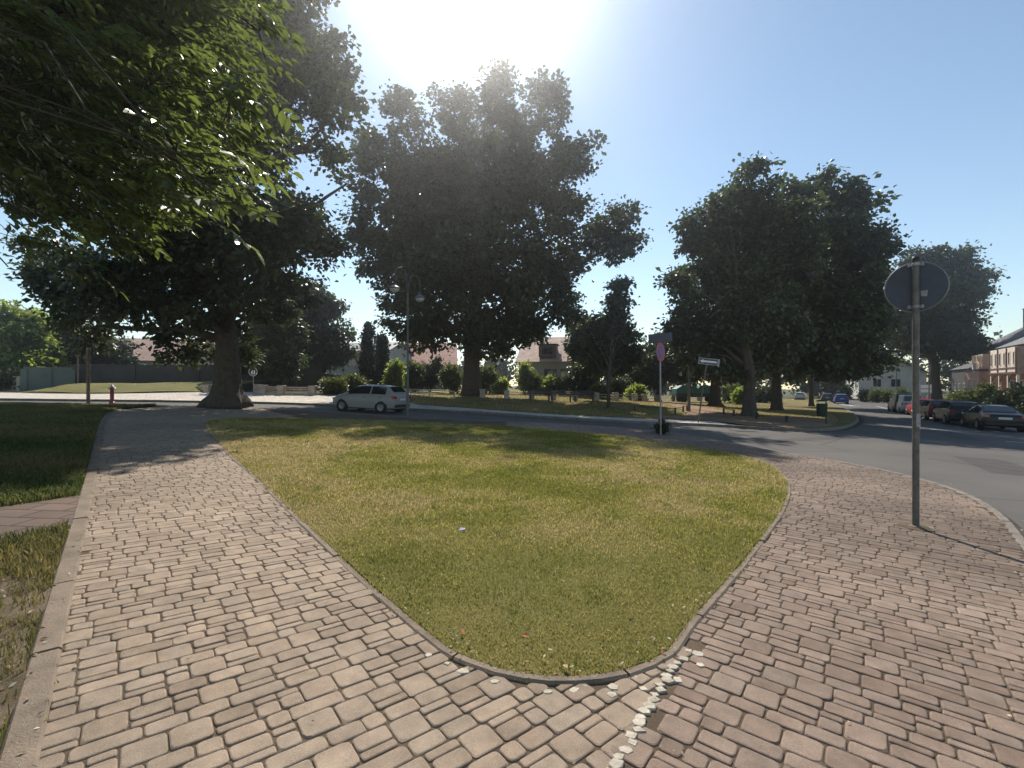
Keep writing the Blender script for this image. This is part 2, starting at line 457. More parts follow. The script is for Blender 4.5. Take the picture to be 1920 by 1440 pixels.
_H = np.random.default_rng(5).random((256, 256))
def vnoise(x, y, s):
    x = np.asarray(x) * s; y = np.asarray(y) * s
    xi, yi = np.floor(x).astype(int), np.floor(y).astype(int)
    fx, fy = x - xi, y - yi; fx = fx * fx * (3 - 2 * fx); fy = fy * fy * (3 - 2 * fy)
    h = lambda a, b: _H[a % 256, b % 256]
    return (h(xi, yi) * (1 - fx) + h(xi + 1, yi) * fx) * (1 - fy) + (h(xi, yi + 1) * (1 - fx) + h(xi + 1, yi + 1) * fx) * fy
def fbm(x, y, s): return (vnoise(x, y, s) * 0.5 + vnoise(x, y, s * 2.1) * 0.3 + vnoise(x, y, s * 4.3) * 0.2)

# ------------------------------------------------------------------ layout of the ground
ISLAND = [(-10.3, 16.0), (-6.3, 10.3), (-4.1, 7.5), (-1.85, 4.57), (-0.62, 3.03), (-0.26, 2.69), (0.06, 2.56), (0.34, 2.55), (0.65, 2.63),
          (0.98, 2.85), (1.21, 3.17), (2.16, 4.37), (3.66, 6.38), (4.70, 8.0), (5.33, 9.3), (5.78, 10.9), (5.5, 12.6), (4.55, 14.1), (3.3, 15.9), (0.5, 17.4),
          (-2.5, 18.2), (-6.5, 18.5), (-9.6, 17.8)]
island = smooth_line(ISLAND, 0.15, True)
def _shrink(poly, w):
    L = np.array(poly); n = len(L); d = np.roll(L, -1, 0) - np.roll(L, 1, 0); d /= np.linalg.norm(d, axis=1, keepdims=True)
    return [tuple(p) for p in L + np.stack([-d[:, 1], d[:, 0]], 1) * w]
island = _shrink(island, 0.06)
PATH_L = [(-1.25, 1.1), (-1.9, 1.9), (-3.6, 3.95), (-6.07, 6.92), (-9.0, 10.4), (-12.6, 14.7), (-15.2, 18.0), (-16.6, 20.2)]     # left edge of the left path
path_l = smooth_line(PATH_L, 0.2)
NEAR_KERB = [(-60, 21.0), (-40, 21.4), (-30, 22.0), (-20, 23.4), (-15, 24.0), (-10, 22.8), (-6, 21.2), (-1.4, 20.4), (3.0, 19.6), (5.6, 17.8), (6.6, 15.4), (7.1, 13.0), (7.8, 11.4), (8.0, 9.75),
             (7.7, 8.25), (6.85, 6.77), (5.5, 5.1), (4.2, 3.4), (2.9, 1.6), (1.6, -0.4), (0.5, -2.5)]
near_kerb = smooth_line(NEAR_KERB, 0.3)
FAR_KERB = [(-60, 25.6), (-40, 26.0), (-30, 26.4), (-20, 28.2), (-14, 28.8), (-10, 28.2), (-5, 26.9), (-1.75, 25.9), (3.1, 23.4), (6.5, 22.6), (9.6, 22.3), (11.2, 21.4), (13.0, 21.2), (15.5, 22.6),
            (20.0, 27.6), (25.0, 34.3), (32.6, 46.0), (42.6, 62.5), (52.6, 79.0), (62.0, 94.5)]
far_kerb = smooth_line(FAR_KERB, 0.4)
D = np.array([0.518, 0.855])                       # direction of the side street
NR = np.array([0.855, -0.518])                     # to its right
RIGHT_EDGE = [(2.0, -6.0), (12.0, 0.5), (22.0, 12.0), (30.0, 24.0)]
e0 = np.array([30.0, 24.0])
RIGHT_EDGE += [tuple(e0 + D * t) for t in (8, 20, 40, 70, 85)]
right_edge = smooth_line(RIGHT_EDGE, 0.6)

# base terrain
drape('ground', [(-170, -12), (190, -12), (260, 320), (-260, 320)], -0.30, M['field'], 12, 5.0, False)
# road
road_poly = near_kerb + [(2.0, -6.0)] + right_edge + [(62.0, 94.5)] + far_kerb[::-1]
road = drape('road', road_poly, -0.10, M['asphalt'], 1.0, 2.0, False)
# pavement on which the photographer stands: bedding sheet under the pavers
walk_poly = path_l + [(-17.2, 23.75)] + [p for p in near_kerb if p[0] > -17.1] + [(0.5, -2.5), (-1.0, 0.6)]
path = drape('path', walk_poly, -0.0085, M['joint'], 0.6, 1.2, False)

# ------------------------------------------------------------------ pavers
def paver_rects(u_len, v_len, seed):
    rnd = random.Random(seed); out = []; v = 0.0; k = 0
    A, B, S = 0.160, 0.104, 0.056
    while v < v_len:
        if k % 2 == 0:
            u = -rnd.random() * 0.3
            while u < u_len:
                r = rnd.random()
                if r < 0.55:
                    w = 0.168
                    out.append((u, v, w, A))
                    u += w
                    w = 0.168
                    if rnd.random() < 0.7:
                        if rnd.random() < 0.5: out.append((u, v, w, B)); out.append((u, v + B, w, S))
                        else: out.append((u, v, w, S)); out.append((u, v + S, w, B))
                        u += w
                elif r < 0.8:
                    w = 0.104; out.append((u, v, w, B)); out.append((u, v + B, w, S)); u += w
                else:
                    w = 0.168; out.append((u, v, w, S)); out.append((u, v + S, w, B)); u += w
            v += A
        else:
            u = -rnd.random() * 0.3
            while u < u_len:
                w = rnd.choices((0.168, 0.250, 0.104), (6, 2.2, 3))[0]
                out.append((u, v, w, B)); u += w
            v += B
        k += 1
    return out

def paver_mesh(origin, ang, u_len, v_len, seed, keep, pal):
    rects = np.array(paver_rects(u_len, v_len, seed))
    u = np.array([math.cos(ang), math.sin(ang)]); v = np.array([-u[1], u[0]])
    cen = np.array(origin) + np.outer(rects[:, 0] + rects[:, 2] / 2, u) + np.outer(rects[:, 1] + rects[:, 3] / 2, v)
    rects, cen = rects[keep(cen)], cen[keep(cen)]
    n = len(rects); rng = np.random.default_rng(seed)
    hw = rects[:, 2] / 2 - 0.0026; hh = rects[:, 3] / 2 - 0.0026
    jit = rng.normal(0, 0.0016, (n, 2)); rot = rng.normal(0, 0.010, n)
    Vs = []; 
    sgn = [(-1, -1), (1, -1), (1, 1), (-1, 1)]
    z = g(cen[:, 0], cen[:, 1], False) + rng.normal(0, 0.0012, n)
    tilt = rng.normal(0, 0.006, (n, 2))
    ring = []
    for inset, dz, chf in ((0.0, -0.03, 0.022), (0.0, -0.008, 0.022), (0.0022, -0.0030, 0.024), (0.0075, 0.0, 0.024)):
        for k, (sx, sy) in enumerate(sgn):
            ch = np.minimum(np.minimum(chf * rng.uniform(0.6, 1.5, n), (hh - inset) * 0.5), (hw - inset) * 0.5)
            ax, ay = sx * (hw - inset), sy * (hh - inset)
            order = ((0, 1), (.29, .29), (1, 0)) if (k % 2 == 0) else ((1, 0), (.29, .29), (0, 1))
            for cx, cy in order:
                lx, ly = ax - sx * ch * cx, ay - sy * ch * cy
                co, si = np.cos(rot), np.sin(rot)
                X, Y = lx * co - ly * si + jit[:, 0], lx * si + ly * co + jit[:, 1]
                P = cen + np.outer(X, u) + np.outer(Y, v)
                gzv = g(P[:, 0], P[:, 1], False) - g(cen[:, 0], cen[:, 1], False)
                ring.append(np.column_stack([P, z + gzv + dz + (X * tilt[:, 0] + Y * tilt[:, 1])]))
    Vall = np.stack(ring, 1)            # n, 48, 3
    base = (np.arange(n) * 48)[:, None]
    quads = []
    for r in range(3):
        for k in range(12): quads.append([r * 12 + k, r * 12 + (k + 1) % 12, r * 12 + 12 + (k + 1) % 12, r * 12 + 12 + k])
    Q = (base[:, :, None] + np.array(quads)[None]).reshape(-1, 4)
    T = (base + np.arange(36, 48)[None]).reshape(-1, 12)
    # colour per paver
    t = rng.random(n)[:, None]; w = fbm(cen[:, 0], cen[:, 1], 0.55)[:, None]
    a, b, c = [np.array(p) for p in pal]
    col = np.where(t < 0.5, a + (b - a) * (t * 2), b + (c - b) * (t * 2 - 1)) * (0.72 + 0.56 * w) * rng.uniform(0.88, 1.1, (n, 1))
    # oily / dirty patch around the sign post; vignette darkening painted in towards the right
    dp = np.hypot(cen[:, 0] - 5.25, cen[:, 1] - 5.6)
    st = np.clip(1 - dp / 2.6, 0, 1) ** 0.7 * np.clip(fbm(cen[:, 0], cen[:, 1], 1.3) * 1.8 - 0.15, 0, 1)
    st = np.maximum(st, 0.6 * ss(3.2, 5.2, cen[:, 0]) * np.clip(fbm(cen[:, 0] + 30, cen[:, 1], 0.7) * 1.8 - 0.3, 0, 1))
    col = col * (1 - 0.5 * st)[:, None]
    colv = np.repeat(col, 48, 0)
    return Vall.reshape(-1, 3), [Q, T], colv

seam_a, seam_b = np.array([0.98, 2.80]), np.array([0.30, 1.82])
nseam = np.array([seam_b[1] - seam_a[1], -(seam_b[0] - seam_a[0])]); nseam /= np.linalg.norm(nseam)
if nseam @ (np.array([2, 1.5]) - seam_a) < 0: nseam = -nseam
isl_np = np.array(island); walk_np = np.array(walk_poly)
walk_big = np.array([tuple(np.array(p) + np.array([-0.057, -0.049])) for p in path_l] + walk_poly[len(path_l):])
tipP = np.array([p for p in island if p[1] < 3.0])
def off_island(C, m):
    r = ~inside(C, island)
    dd = np.sqrt(((C[:, None, :] - tipP[None]) ** 2).sum(2)).min(1) if len(C) < 200000 else np.full(len(C), 9.0)
    return r & (dd > 0.05)
def keep_left(C):
    s = (C - seam_a) @ nseam
    k = inside(C, walk_big) & (C[:, 1] < 25); k[k] = off_island(C[k], 0)
    left = ((s < -0.012) & (C[:, 1] < 3.0)) | ((C[:, 1] >= 3.0) & (C[:, 0] < -0.2))
    return k & left
def keep_right(C):
    s = (C - seam_a) @ nseam
    k = inside(C, walk_np) & (C[:, 1] < 25); k[k] = off_island(C[k], 0)
    right = ((s > 0.012) & (C[:, 1] < 3.0)) | ((C[:, 1] >= 3.0) & (C[:, 0] > -0.2))
    return k & right
pal_l = ((0.30, 0.226, 0.164), (0.37, 0.283, 0.208), (0.335, 0.264, 0.198))
pal_r = ((0.265, 0.190, 0.145), (0.33, 0.243, 0.188), (0.295, 0.226, 0.178))
ang_l = math.atan2(0.62, 0.78)
V, Fs, c = paver_mesh((-14.0, -10.0), ang_l, 22, 34, 3, keep_left, pal_l)
link('paving_stones', np_mesh('paving_left', V, Fs, col=c), M['paver'], path)
ang_r = math.atan2(-0.60, 0.80)
V, Fs, c = paver_mesh((-14.0, 3.0), ang_r, 34, 30, 9, keep_right, pal_r)
link('paving_stones', np_mesh('paving_right', V, Fs, col=c), M['paver'], path)

# pale cobbles along the tip of the lawn and down the seam
cb = MB()
def cobble(x, y, s, rot):
    z = gz(x, y, False)
    n = 4 + random.randrange(3); vs = []
    rad = [s * random.uniform(0.7, 1.25) for _ in range(n)]
    for zz, k in ((-0.02, 1.0), (0.0, 1.0), (0.004, 0.9)):
        for i in range(n):
            t = rot + 2 * math.pi * i / n
            vs.append((x + rad[i] * k * math.cos(t), y + rad[i] * k * math.sin(t) * 0.8, z + zz + random.uniform(-0.001, 0.001)))
    fs = [tuple(2 * n + i for i in range(n))]
    for r in range(2):
        for i in range(n): fs.append((r * n + i, r * n + (i + 1) % n, r * n + n + (i + 1) % n, r * n + n + i))
    cb.add(vs, fs)
tip = [p for p in island if p[1] < 3.0]
for p in tip:
    c0 = np.array([0.2, 3.6]); dvec = np.array(p) - c0; dvec /= np.linalg.norm(dvec)
    right = p[0] > 0.35
    for row in range(2 if right else 1):
        if random.random() < (0.92 if right else 0.95):
            q = np.array(p) + dvec * (0.118 + 0.062 * row) + np.array([random.uniform(-.03, .03), random.uniform(-.015, .015)])
            cobble(q[0], q[1], random.uniform(0.028, 0.04) if right else random.uniform(0.026, 0.038), random.random() * 6)
for t in np.linspace(0.02, 1.15, 27):
    q = seam_a + (seam_b - seam_a) * t
    cobble(q[0] + random.uniform(-.022, .022), q[1], random.uniform(0.028, 0.042), random.random() * 6)
link_o = cb.build('cobble_edging', M['cobble'], path)

# curbs
strip('lawn_curb', [tuple(p) for p in island], 0.0, -0.065, -0.05, 0.008, M['curb'], True, gap=0.95, mound=False)
strip('path_curb', path_l, 0.0, 0.13, -0.05, 0.018, M['curb'], gap=0.95, mound=False)
strip('kerb', near_kerb, 0.0, 0.10, -0.14, 0.003, M['kerb'], gap=0.9, mound=False)
strip('kerb', far_kerb, 0.0, 0.14, -0.14, 0.03, M['kerb'], gap=0.99, mound=False)
strip('kerb', right_edge, 0.0, -0.14, -0.14, 0.03, M['kerb'], gap=1.2, mound=False)

# lawns
lawn = drape('lawn', island, 0.008, M['lawn'], 0.3, 0.6, False)
left_poly = [(-2.6, 0.2)] + [(x - 0.10, y + 0.085) for x, y in path_l if y > 0.9]
left_poly = [tuple(np.array(p) + np.array([-0.10, -0.085])) for p in path_l] + [(-17.3, 23.7)] + [p for p in near_kerb[::-1] if p[0] < -17.4] + [(-60, 5), (-20, -6), (-4, -4)]
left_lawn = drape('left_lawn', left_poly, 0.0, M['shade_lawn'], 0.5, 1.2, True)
# slab path joining from the left
sa, sb = np.array(gp(152, 930)), np.array(gp(137, 986))
dl = np.array([-0.47, -0.88])
slab = [tuple(sa + np.array([0.0, 0.0])), tuple(sb), tuple(sb + dl * 4), tuple(sa + dl * 4)]
drape('slab_path', slab, 0.012, M['slab'], 0.5, 0.8, False)
# bare patch lower left
bare = smooth_line([(-2.35, 2.25), (-2.9, 2.85), (-3.35, 3.45), (-4.0, 3.6), (-4.4, 2.9), (-4.0, 2.0), (-3.0, 1.4), (-2.1, 1.6)], 0.1, True)
drape('bare_ground', bare, 0.006, M['sand'], 0.2, 0.3, False)

# far pavement strip, park lawn, earth path
def offset_line(line, w):
    L = np.array(line); out = []
    for i in range(len(L)):
        d = L[min(i + 1, len(L) - 1)] - L[max(i - 1, 0)]; d = d / np.linalg.norm(d)
        out.append(tuple(L[i] + np.array([-d[1], d[0]]) * w))
    return out
fk_left = [p for p in far_kerb if p[0] < 10.5]
fw = offset_line(fk_left, 0.14)
fw_back = [(-60, 38), (-30, 37.0), (-22, 36.5), (-12, 36.0), (-8, 33.0), (-6.0, 30.5), (-2.0, 28.8), (3.0, 26.0), (7.5, 25.0), (10.5, 25.2)]
drape('far_pavement', fw + fw_back[::-1], 0.0, M['walk'], 1.0, 2.0, False)
fk_all = offset_line([p for p in far_kerb if p[1] > 21.0 and p[0] > 10.2], 0.14)
park_poly = [(-9.5, 40), (-8, 33.0), (-6.0, 30.5), (-2.0, 28.8), (3.0, 26.0), (7.5, 25.0), (10.5, 25.2)] + fk_all[2:] + [(50, 100), (10, 100), (-9.5, 100)]
drape('park_lawn', park_poly, 0.02, M['park'], 1.5, 2.5, False)
earth = smooth_line([(8.2, 25.3), (10.5, 24.6), (11.2, 22.2), (13.2, 21.9), (15.4, 23.2), (18.5, 27.0), (20, 30), (17, 31), (14.5, 27.2), (15, 33), (17, 44), (19, 58), (15.5, 58), (13.5, 44), (12, 34), (10.5, 28.6), (8.0, 27.0)], 0.5, True)
drape('earth_path', earth, 0.032, M['earth'], 0.6, 1.5, False)
garden_l = [(-60, 38.0), (-30, 37.0), (-22, 36.5), (-12, 36.0), (-9.5, 40), (-9.5, 110), (-80, 110)]
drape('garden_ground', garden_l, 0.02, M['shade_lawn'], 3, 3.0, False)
re_out = offset_line(right_edge, -0.14)
rw = offset_line(right_edge, -2.6)
drape('right_pavement', re_out + rw[::-1], 0.0, M['walk'], 1.5, 3.0, False)
gl = [p for p in rw if p[1] > 15]
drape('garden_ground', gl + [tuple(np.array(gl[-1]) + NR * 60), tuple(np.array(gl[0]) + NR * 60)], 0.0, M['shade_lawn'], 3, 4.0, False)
M['gutter'] = ground_mat('gutter_dirt', [(0.3, (0.05, 0.042, 0.034)), (0.7, (0.12, 0.10, 0.08))], 1.5, 60, 0.7)
M['patch'] = asphalt_mat('asphalt_patch', 0.075)
gk = [p for p in near_kerb if p[0] > -14 and p[1] > 2]
drape('road_edge', gk + offset_line(gk, 0.22)[::-1], -0.096, M['gutter'], 0.4, 5.0, False)
gk = [p for p in far_kerb if p[0] > -16 and p[1] < 40]
drape('road_edge', gk + offset_line(gk, -0.25)[::-1], -0.096, M['gutter'], 0.4, 5.0, False)
def patch(cx, cy, w, h, a):
    u = np.array([math.cos(a), math.sin(a)]); v = np.array([-u[1], u[0]]); c = np.array([cx, cy])
    drape('road_patch', [tuple(c + u * sx * w / 2 + v * sy * h / 2) for sx, sy in ((-1, -1), (1, -1), (1, 1), (-1, 1))], -0.096, M['patch'], 0.5, 3.0, False)
patch(12.5, 12.2, 3.4, 1.1, 1.02); patch(10.6, 17.5, 6.5, 0.7, 0.5); patch(20.0, 21.5, 5.0, 0.9, 1.03)
# parking line and markings
def mark(a, b, w):
    a, b = np.array(a), np.array(b); d = (b - a) / np.linalg.norm(b - a); n = np.array([-d[1], d[0]]) * w / 2
    drape('road_marking', [tuple(a - n), tuple(b - n), tuple(b + n), tuple(a + n)], -0.094, M['marking'], 0.6, 5.0, False)
pl = np.array(gp(1783, 789)); mark(pl - D * 9.0, pl + D * 36, 0.14)
mark(gp(1745, 801), gp(1838, 806), 0.16)
mark(gp(1885, 823), gp(1990, 830), 0.16)
mark(gp(1575, 757), gp(1604, 760), 0.5)

# ------------------------------------------------------------------ grass
def grass(name, poly, n, hmin, hmax, dref, ncol, keep=None, parent=None, maxd=60, pw=0.85):
    A = np.array(poly); lo, hi = A.min(0), A.max(0)
    pts = []; tot = 0
    while tot < n:
        k = n * 3
        # denser close to the lens
        y = lo[1] + (hi[1] - lo[1]) * RNG.random(k); x = lo[0] + (hi[0] - lo[0]) * RNG.random(k)
        P = np.column_stack([x, y]); P = P[inside(P, poly)]
        d = np.hypot(P[:, 0], P[:, 1])
        w = np.minimum(1, (dref / np.maximum(d, dref)) ** pw)
        P = P[(RNG.random(len(P)) < w)]
        if keep is not None: P = P[keep(P)]
        pts.append(P); tot += len(P)
        if len(P) == 0: break
    P = np.concatenate(pts)[:n]; n = len(P)
    d = np.hypot(P[:, 0], P[:, 1])
    sc = np.clip(d / 4.0, 1, 4)
    cl = fbm(P[:, 0] + 40, P[:, 1] + 40, 1.9)
    h = RNG.uniform(hmin, hmax, n) * (0.65 + 0.75 * cl) * np.clip(sc, 1, 1.5)
    w = RNG.uniform(0.0020, 0.0040, n) * sc
    th = RNG.uniform(0, 2 * np.pi, n); ln = RNG.uniform(0.15, 0.9, n) * h
    z = g(P[:, 0], P[:, 1]) + 0.004
    side = np.column_stack([np.cos(th), np.sin(th)]); le = np.column_stack([-np.sin(th), np.cos(th)])
    th2 = th + RNG.normal(0, 0.6, n); le = np.column_stack([-np.sin(th2), np.cos(th2)])
    b0 = np.column_stack([P - side * w[:, None], z]); b1 = np.column_stack([P + side * w[:, None], z])
    m = P + le * (ln * 0.35)[:, None]
    m0 = np.column_stack([m - side * (w * 0.75)[:, None], z + h * 0.6]); m1 = np.column_stack([m + side * (w * 0.75)[:, None], z + h * 0.6])
    tp = np.column_stack([P + le * ln[:, None], z + h])
    V = np.stack([b0, b1, m1, m0, tp], 1).reshape(-1, 3)
    i = (np.arange(n) * 5)[:, None]
    Q = i + np.array([[0, 1, 2, 3]]); T = i + np.array([[3, 2, 4]])
    col = ncol(P, RNG.random(n))
    return link(name, np_mesh(name, V, [Q, T], col=np.repeat(col, 5, 0)), M['blade'], parent)

def lawn_col(P, r):
    f = fbm(P[:, 0], P[:, 1], 0.45); f2 = fbm(P[:, 0] + 9, P[:, 1] - 4, 1.7)
    t = np.clip((f - 0.42) * 3.0 + (f2 - 0.5) * 1.6 + (r - 0.5) * 0.9 + 0.45, 0, 1)[:, None]
    gr = np.array([0.25, 0.25, 0.052]); ye = np.array([0.41, 0.36, 0.105]); st = np.array([0.50, 0.40, 0.19])
    nb = (1 - ss(2.8, 6.0, P[:, 1]))[:, None]; t = np.clip(t - 0.22 * nb, 0, 1); r = r * (1 - 0.2 * nb[:, 0])  # greener close up; vignette and view-angle darkening put into the blade colour
    c = gr * (1 - 0.12 * nb) + (ye - gr) * np.minimum(1, t * 1.6)
    c = np.where(t > 0.72, c + (st - c) * (t - 0.72) / 0.28, c)
    return c * (0.7 + 0.5 * r)[:, None]
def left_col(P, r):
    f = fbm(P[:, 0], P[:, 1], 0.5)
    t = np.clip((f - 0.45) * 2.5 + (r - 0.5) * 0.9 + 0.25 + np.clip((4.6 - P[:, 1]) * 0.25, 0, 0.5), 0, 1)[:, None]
    a = np.array([0.07, 0.105, 0.022]); b = np.array([0.22, 0.18, 0.065])  # left blades lowered in colour to deepen the shade there
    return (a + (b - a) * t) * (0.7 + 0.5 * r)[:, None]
go = grass('grass', _shrink(island, -0.02), 340000, 0.012, 0.030, 3.0, lawn_col)
tag(go, 'short sunlit yellow green grass of the lawn between the two paths', 'grass', kind='stuff')
def tuft_col(P, r):
    a = np.array([0.12, 0.17, 0.035]); b = np.array([0.24, 0.26, 0.06])
    return (a + (b - a) * r[:, None]) * (0.8 + 0.3 * RNG.random((len(P), 1)))
gt = grass('grass', _shrink(island, 0.02), 14000, 0.022, 0.045, 3.0, tuft_col, lambda P: (fbm(P[:, 0] * 3 + 7, P[:, 1] * 3, 1.0) > 0.63) | (RNG.random(len(P)) < 0.02))
tag(gt, 'taller green tufts and weeds standing in the mown lawn', 'grass', kind='stuff')
def jl(P):
    L = path_l_np; d = np.sqrt(((P[:, None, :] - L[None]) ** 2).sum(2)).min(1) if len(P) else np.zeros(0)
    e = np.sqrt(((P[:, None, :] - ISL_NP[None]) ** 2).sum(2)).min(1)
    return ((d < 0.025) | ((e < 0.085) & (e > 0.06))) & (fbm(P[:, 0], P[:, 1], 2.4) > 0.5) & ~inside(P, island)
path_l_np = np.array(path_l); ISL_NP = np.array(island)
gj = grass('grass', [(-8, 9), (-8, 7), (-2.6, 1.4), (-1, 1.4), (3.5, 5.0), (4.5, 7.2), (0, 7)], 900, 0.010, 0.022, 3.0, tuft_col, jl)
tag(gj, 'small weeds growing in the joints along the path curbs', 'weeds', kind='stuff')
slab_np = slab; bare_np = bare
def kl(P):
    r = RNG.random(len(P))
    k = ~inside(P, slab_np) & (P[:, 1] > 1.0) & (P[:, 0] > -P[:, 1] * 1.25 - 1)
    fb = inside(P, bare_np)
    return k & (~fb | (r < 0.10 + 0.55 * (fbm(P[:, 0], P[:, 1], 2.2) > 0.58)))
lp_near = [p for p in left_poly]
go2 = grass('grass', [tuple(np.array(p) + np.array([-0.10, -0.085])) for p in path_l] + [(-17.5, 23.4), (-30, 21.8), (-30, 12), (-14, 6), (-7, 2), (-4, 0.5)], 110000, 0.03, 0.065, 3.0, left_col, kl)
tag(go2, 'shaded green grass left of the left paved path', 'grass', kind='stuff')
def park_col(P, r):
    f = fbm(P[:, 0], P[:, 1], 0.3)
    t = np.clip((f - 0.4) * 2.5 + (r - 0.5) * 0.8 + 0.4, 0, 1)[:, None]
    a = np.array([0.22, 0.22, 0.055]); b = np.array([0.45, 0.34, 0.13])
    return (a + (b - a) * t) * (0.75 + 0.4 * r)[:, None]
go3 = grass('grass', [(-8, 33.0), (-6.0, 30.5), (-2.0, 28.8), (3.0, 26.0), (7.5, 25.0), (10.5, 25.2), (20, 29), (25.5, 38), (30, 60), (0, 60), (-8, 50)], 45000, 0.03, 0.07, 20, park_col,
            lambda P: ~inside(P, earth))
tag(go3, 'dry straw coloured grass of the park beyond the road', 'grass', kind='stuff')

# fallen leaves / litter flakes
def flakes(name, P, size, label, cols, lift=0.006):
    n = len(P); th = RNG.uniform(0, 6.28, n); s = size * RNG.uniform(0.5, 1.4, n)
    z = g(P[:, 0], P[:, 1], False) + lift + RNG.uniform(0, 0.01, n)
    a = np.column_stack([np.cos(th), np.sin(th), RNG.uniform(-.5, .5, n)]); b = np.column_stack([-np.sin(th), np.cos(th), RNG.uniform(-.6, .6, n)])
    C = np.column_stack([P, z])
    V = np.stack([C - a * s[:, None], C + b * (s * .45)[:, None] + np.array([0, 0, 1]) * (s * .25)[:, None], C + a * s[:, None], C - b * (s * .45)[:, None] + np.array([0, 0, 1]) * (s * .2)[:, None]], 1).reshape(-1, 3)
    V[:, 2] = np.maximum(V[:, 2], g(V[:, 0], V[:, 1], False) + 0.003)
    Q = (np.arange(n) * 4)[:, None] + np.array([[0, 1, 2, 3]])
    c = np.array(cols)[RNG.integers(0, len(cols), n)] * RNG.uniform(.7, 1.2, (n, 1))
    o = link(name, np_mesh(name, V, Q, col=np.repeat(c, 4, 0)), M['dryleaf'])
    return tag(o, label, 'leaves', kind='stuff')
P = []
for p in island:
    if p[1] < 9:
        for _ in range(4 if p[1] < 3.4 else 2):
            v = np.array(p) - np.array([0.2, 6.0]); v /= np.linalg.norm(v)
            P.append(np.array(p) + v * RNG.normal(-0.03, 0.07) + RNG.normal(0, 0.03, 2))
P = np.array(P)
Q1 = np.column_stack([RNG.uniform(-3, 4, 320), RNG.uniform(2.5, 11, 320)]); Q1 = Q1[inside(Q1, island)]
Q2 = np.column_stack([RNG.uniform(-3.5, 7.5, 260), RNG.uniform(1.8, 9, 260)]); Q2 = Q2[inside(Q2, walk_np) & ~inside(Q2, island)]
pal = [(0.50, 0.42, 0.30), (0.42, 0.33, 0.20), (0.60, 0.54, 0.42), (0.30, 0.17, 0.08)]
flakes('fallen_leaves', np.concatenate([P, Q1[:150]]), 0.013, 'pale dry leaves scattered along the lawn and its curb', pal, 0.03)
flakes('fallen_leaves', Q2[:150], 0.009, 'small pale leaf scraps scattered on the paving stones', pal, 0.004)
Q3 = np.column_stack([RNG.uniform(-4.6, -1.5, 700), RNG.uniform(1.3, 5, 700)]); Q3 = Q3[~inside(Q3, walk_np)]
flakes('fallen_leaves', Q3, 0.016, 'dry leaves on the bare soil beside the left curb', pal, 0.012)
bl = [np.array(gp(px, py)) for px, py in ((920, 1246), (1180, 1160), (868, 1195), (1060, 1262), (1240, 1235), (985, 1205), (150, 1245), (1635, 1290))]
flakes('fallen_leaves', np.array(bl), 0.024, 'few large curled brown leaves near the lawn tip', [(0.40, 0.24, 0.10), (0.36, 0.26, 0.14), (0.42, 0.16, 0.07)], 0.035)

kn = np.array([p for p in near_kerb if p[0] > 0 and p[1] > 3]); kk = kn[RNG.integers(0, len(kn), 260)] + RNG.normal(0, 0.16, (260, 2))
flakes('fallen_leaves', kk, 0.014, 'pale leaf scraps along the road kerb at right', pal, 0.004)
# ------------------------------------------------------------------ foliage
def unit(v): return v / np.maximum(1e-9, np.linalg.norm(v, axis=-1, keepdims=True))

def leaf_quads(C, A, Nn, L, W, fold=0.18):
    """rhombic folded leaves: centre C, axis A, normal Nn"""
    B = unit(np.cross(Nn, A)); N2 = np.cross(A, B)
    l = (L / 2)[:, None]; w = (W / 2)[:, None]; f = (W * fold)[:, None]
    return np.stack([C - A * l, C + B * w + N2 * f + A * l * 0.15, C + A * l, C - B * w + N2 * f + A * l * 0.15], 1)

def sample_lobes(lobes, n, shell=0.45):
    Lb = np.array(lobes, float)
    w = (Lb[:, 3] * Lb[:, 4] * Lb[:, 5]) ** (2 / 3); w /= w.sum()
    k = RNG.choice(len(Lb), n, p=w)
    d = unit(RNG.normal(0, 1, (n, 3))); r = RNG.random(n) ** shell
    r = np.where(RNG.random(n) < 0.025, r * RNG.uniform(1.0, 1.12, n), r)
    return Lb[k, :3] + d * r[:, None] * Lb[k, 3:6], k, d

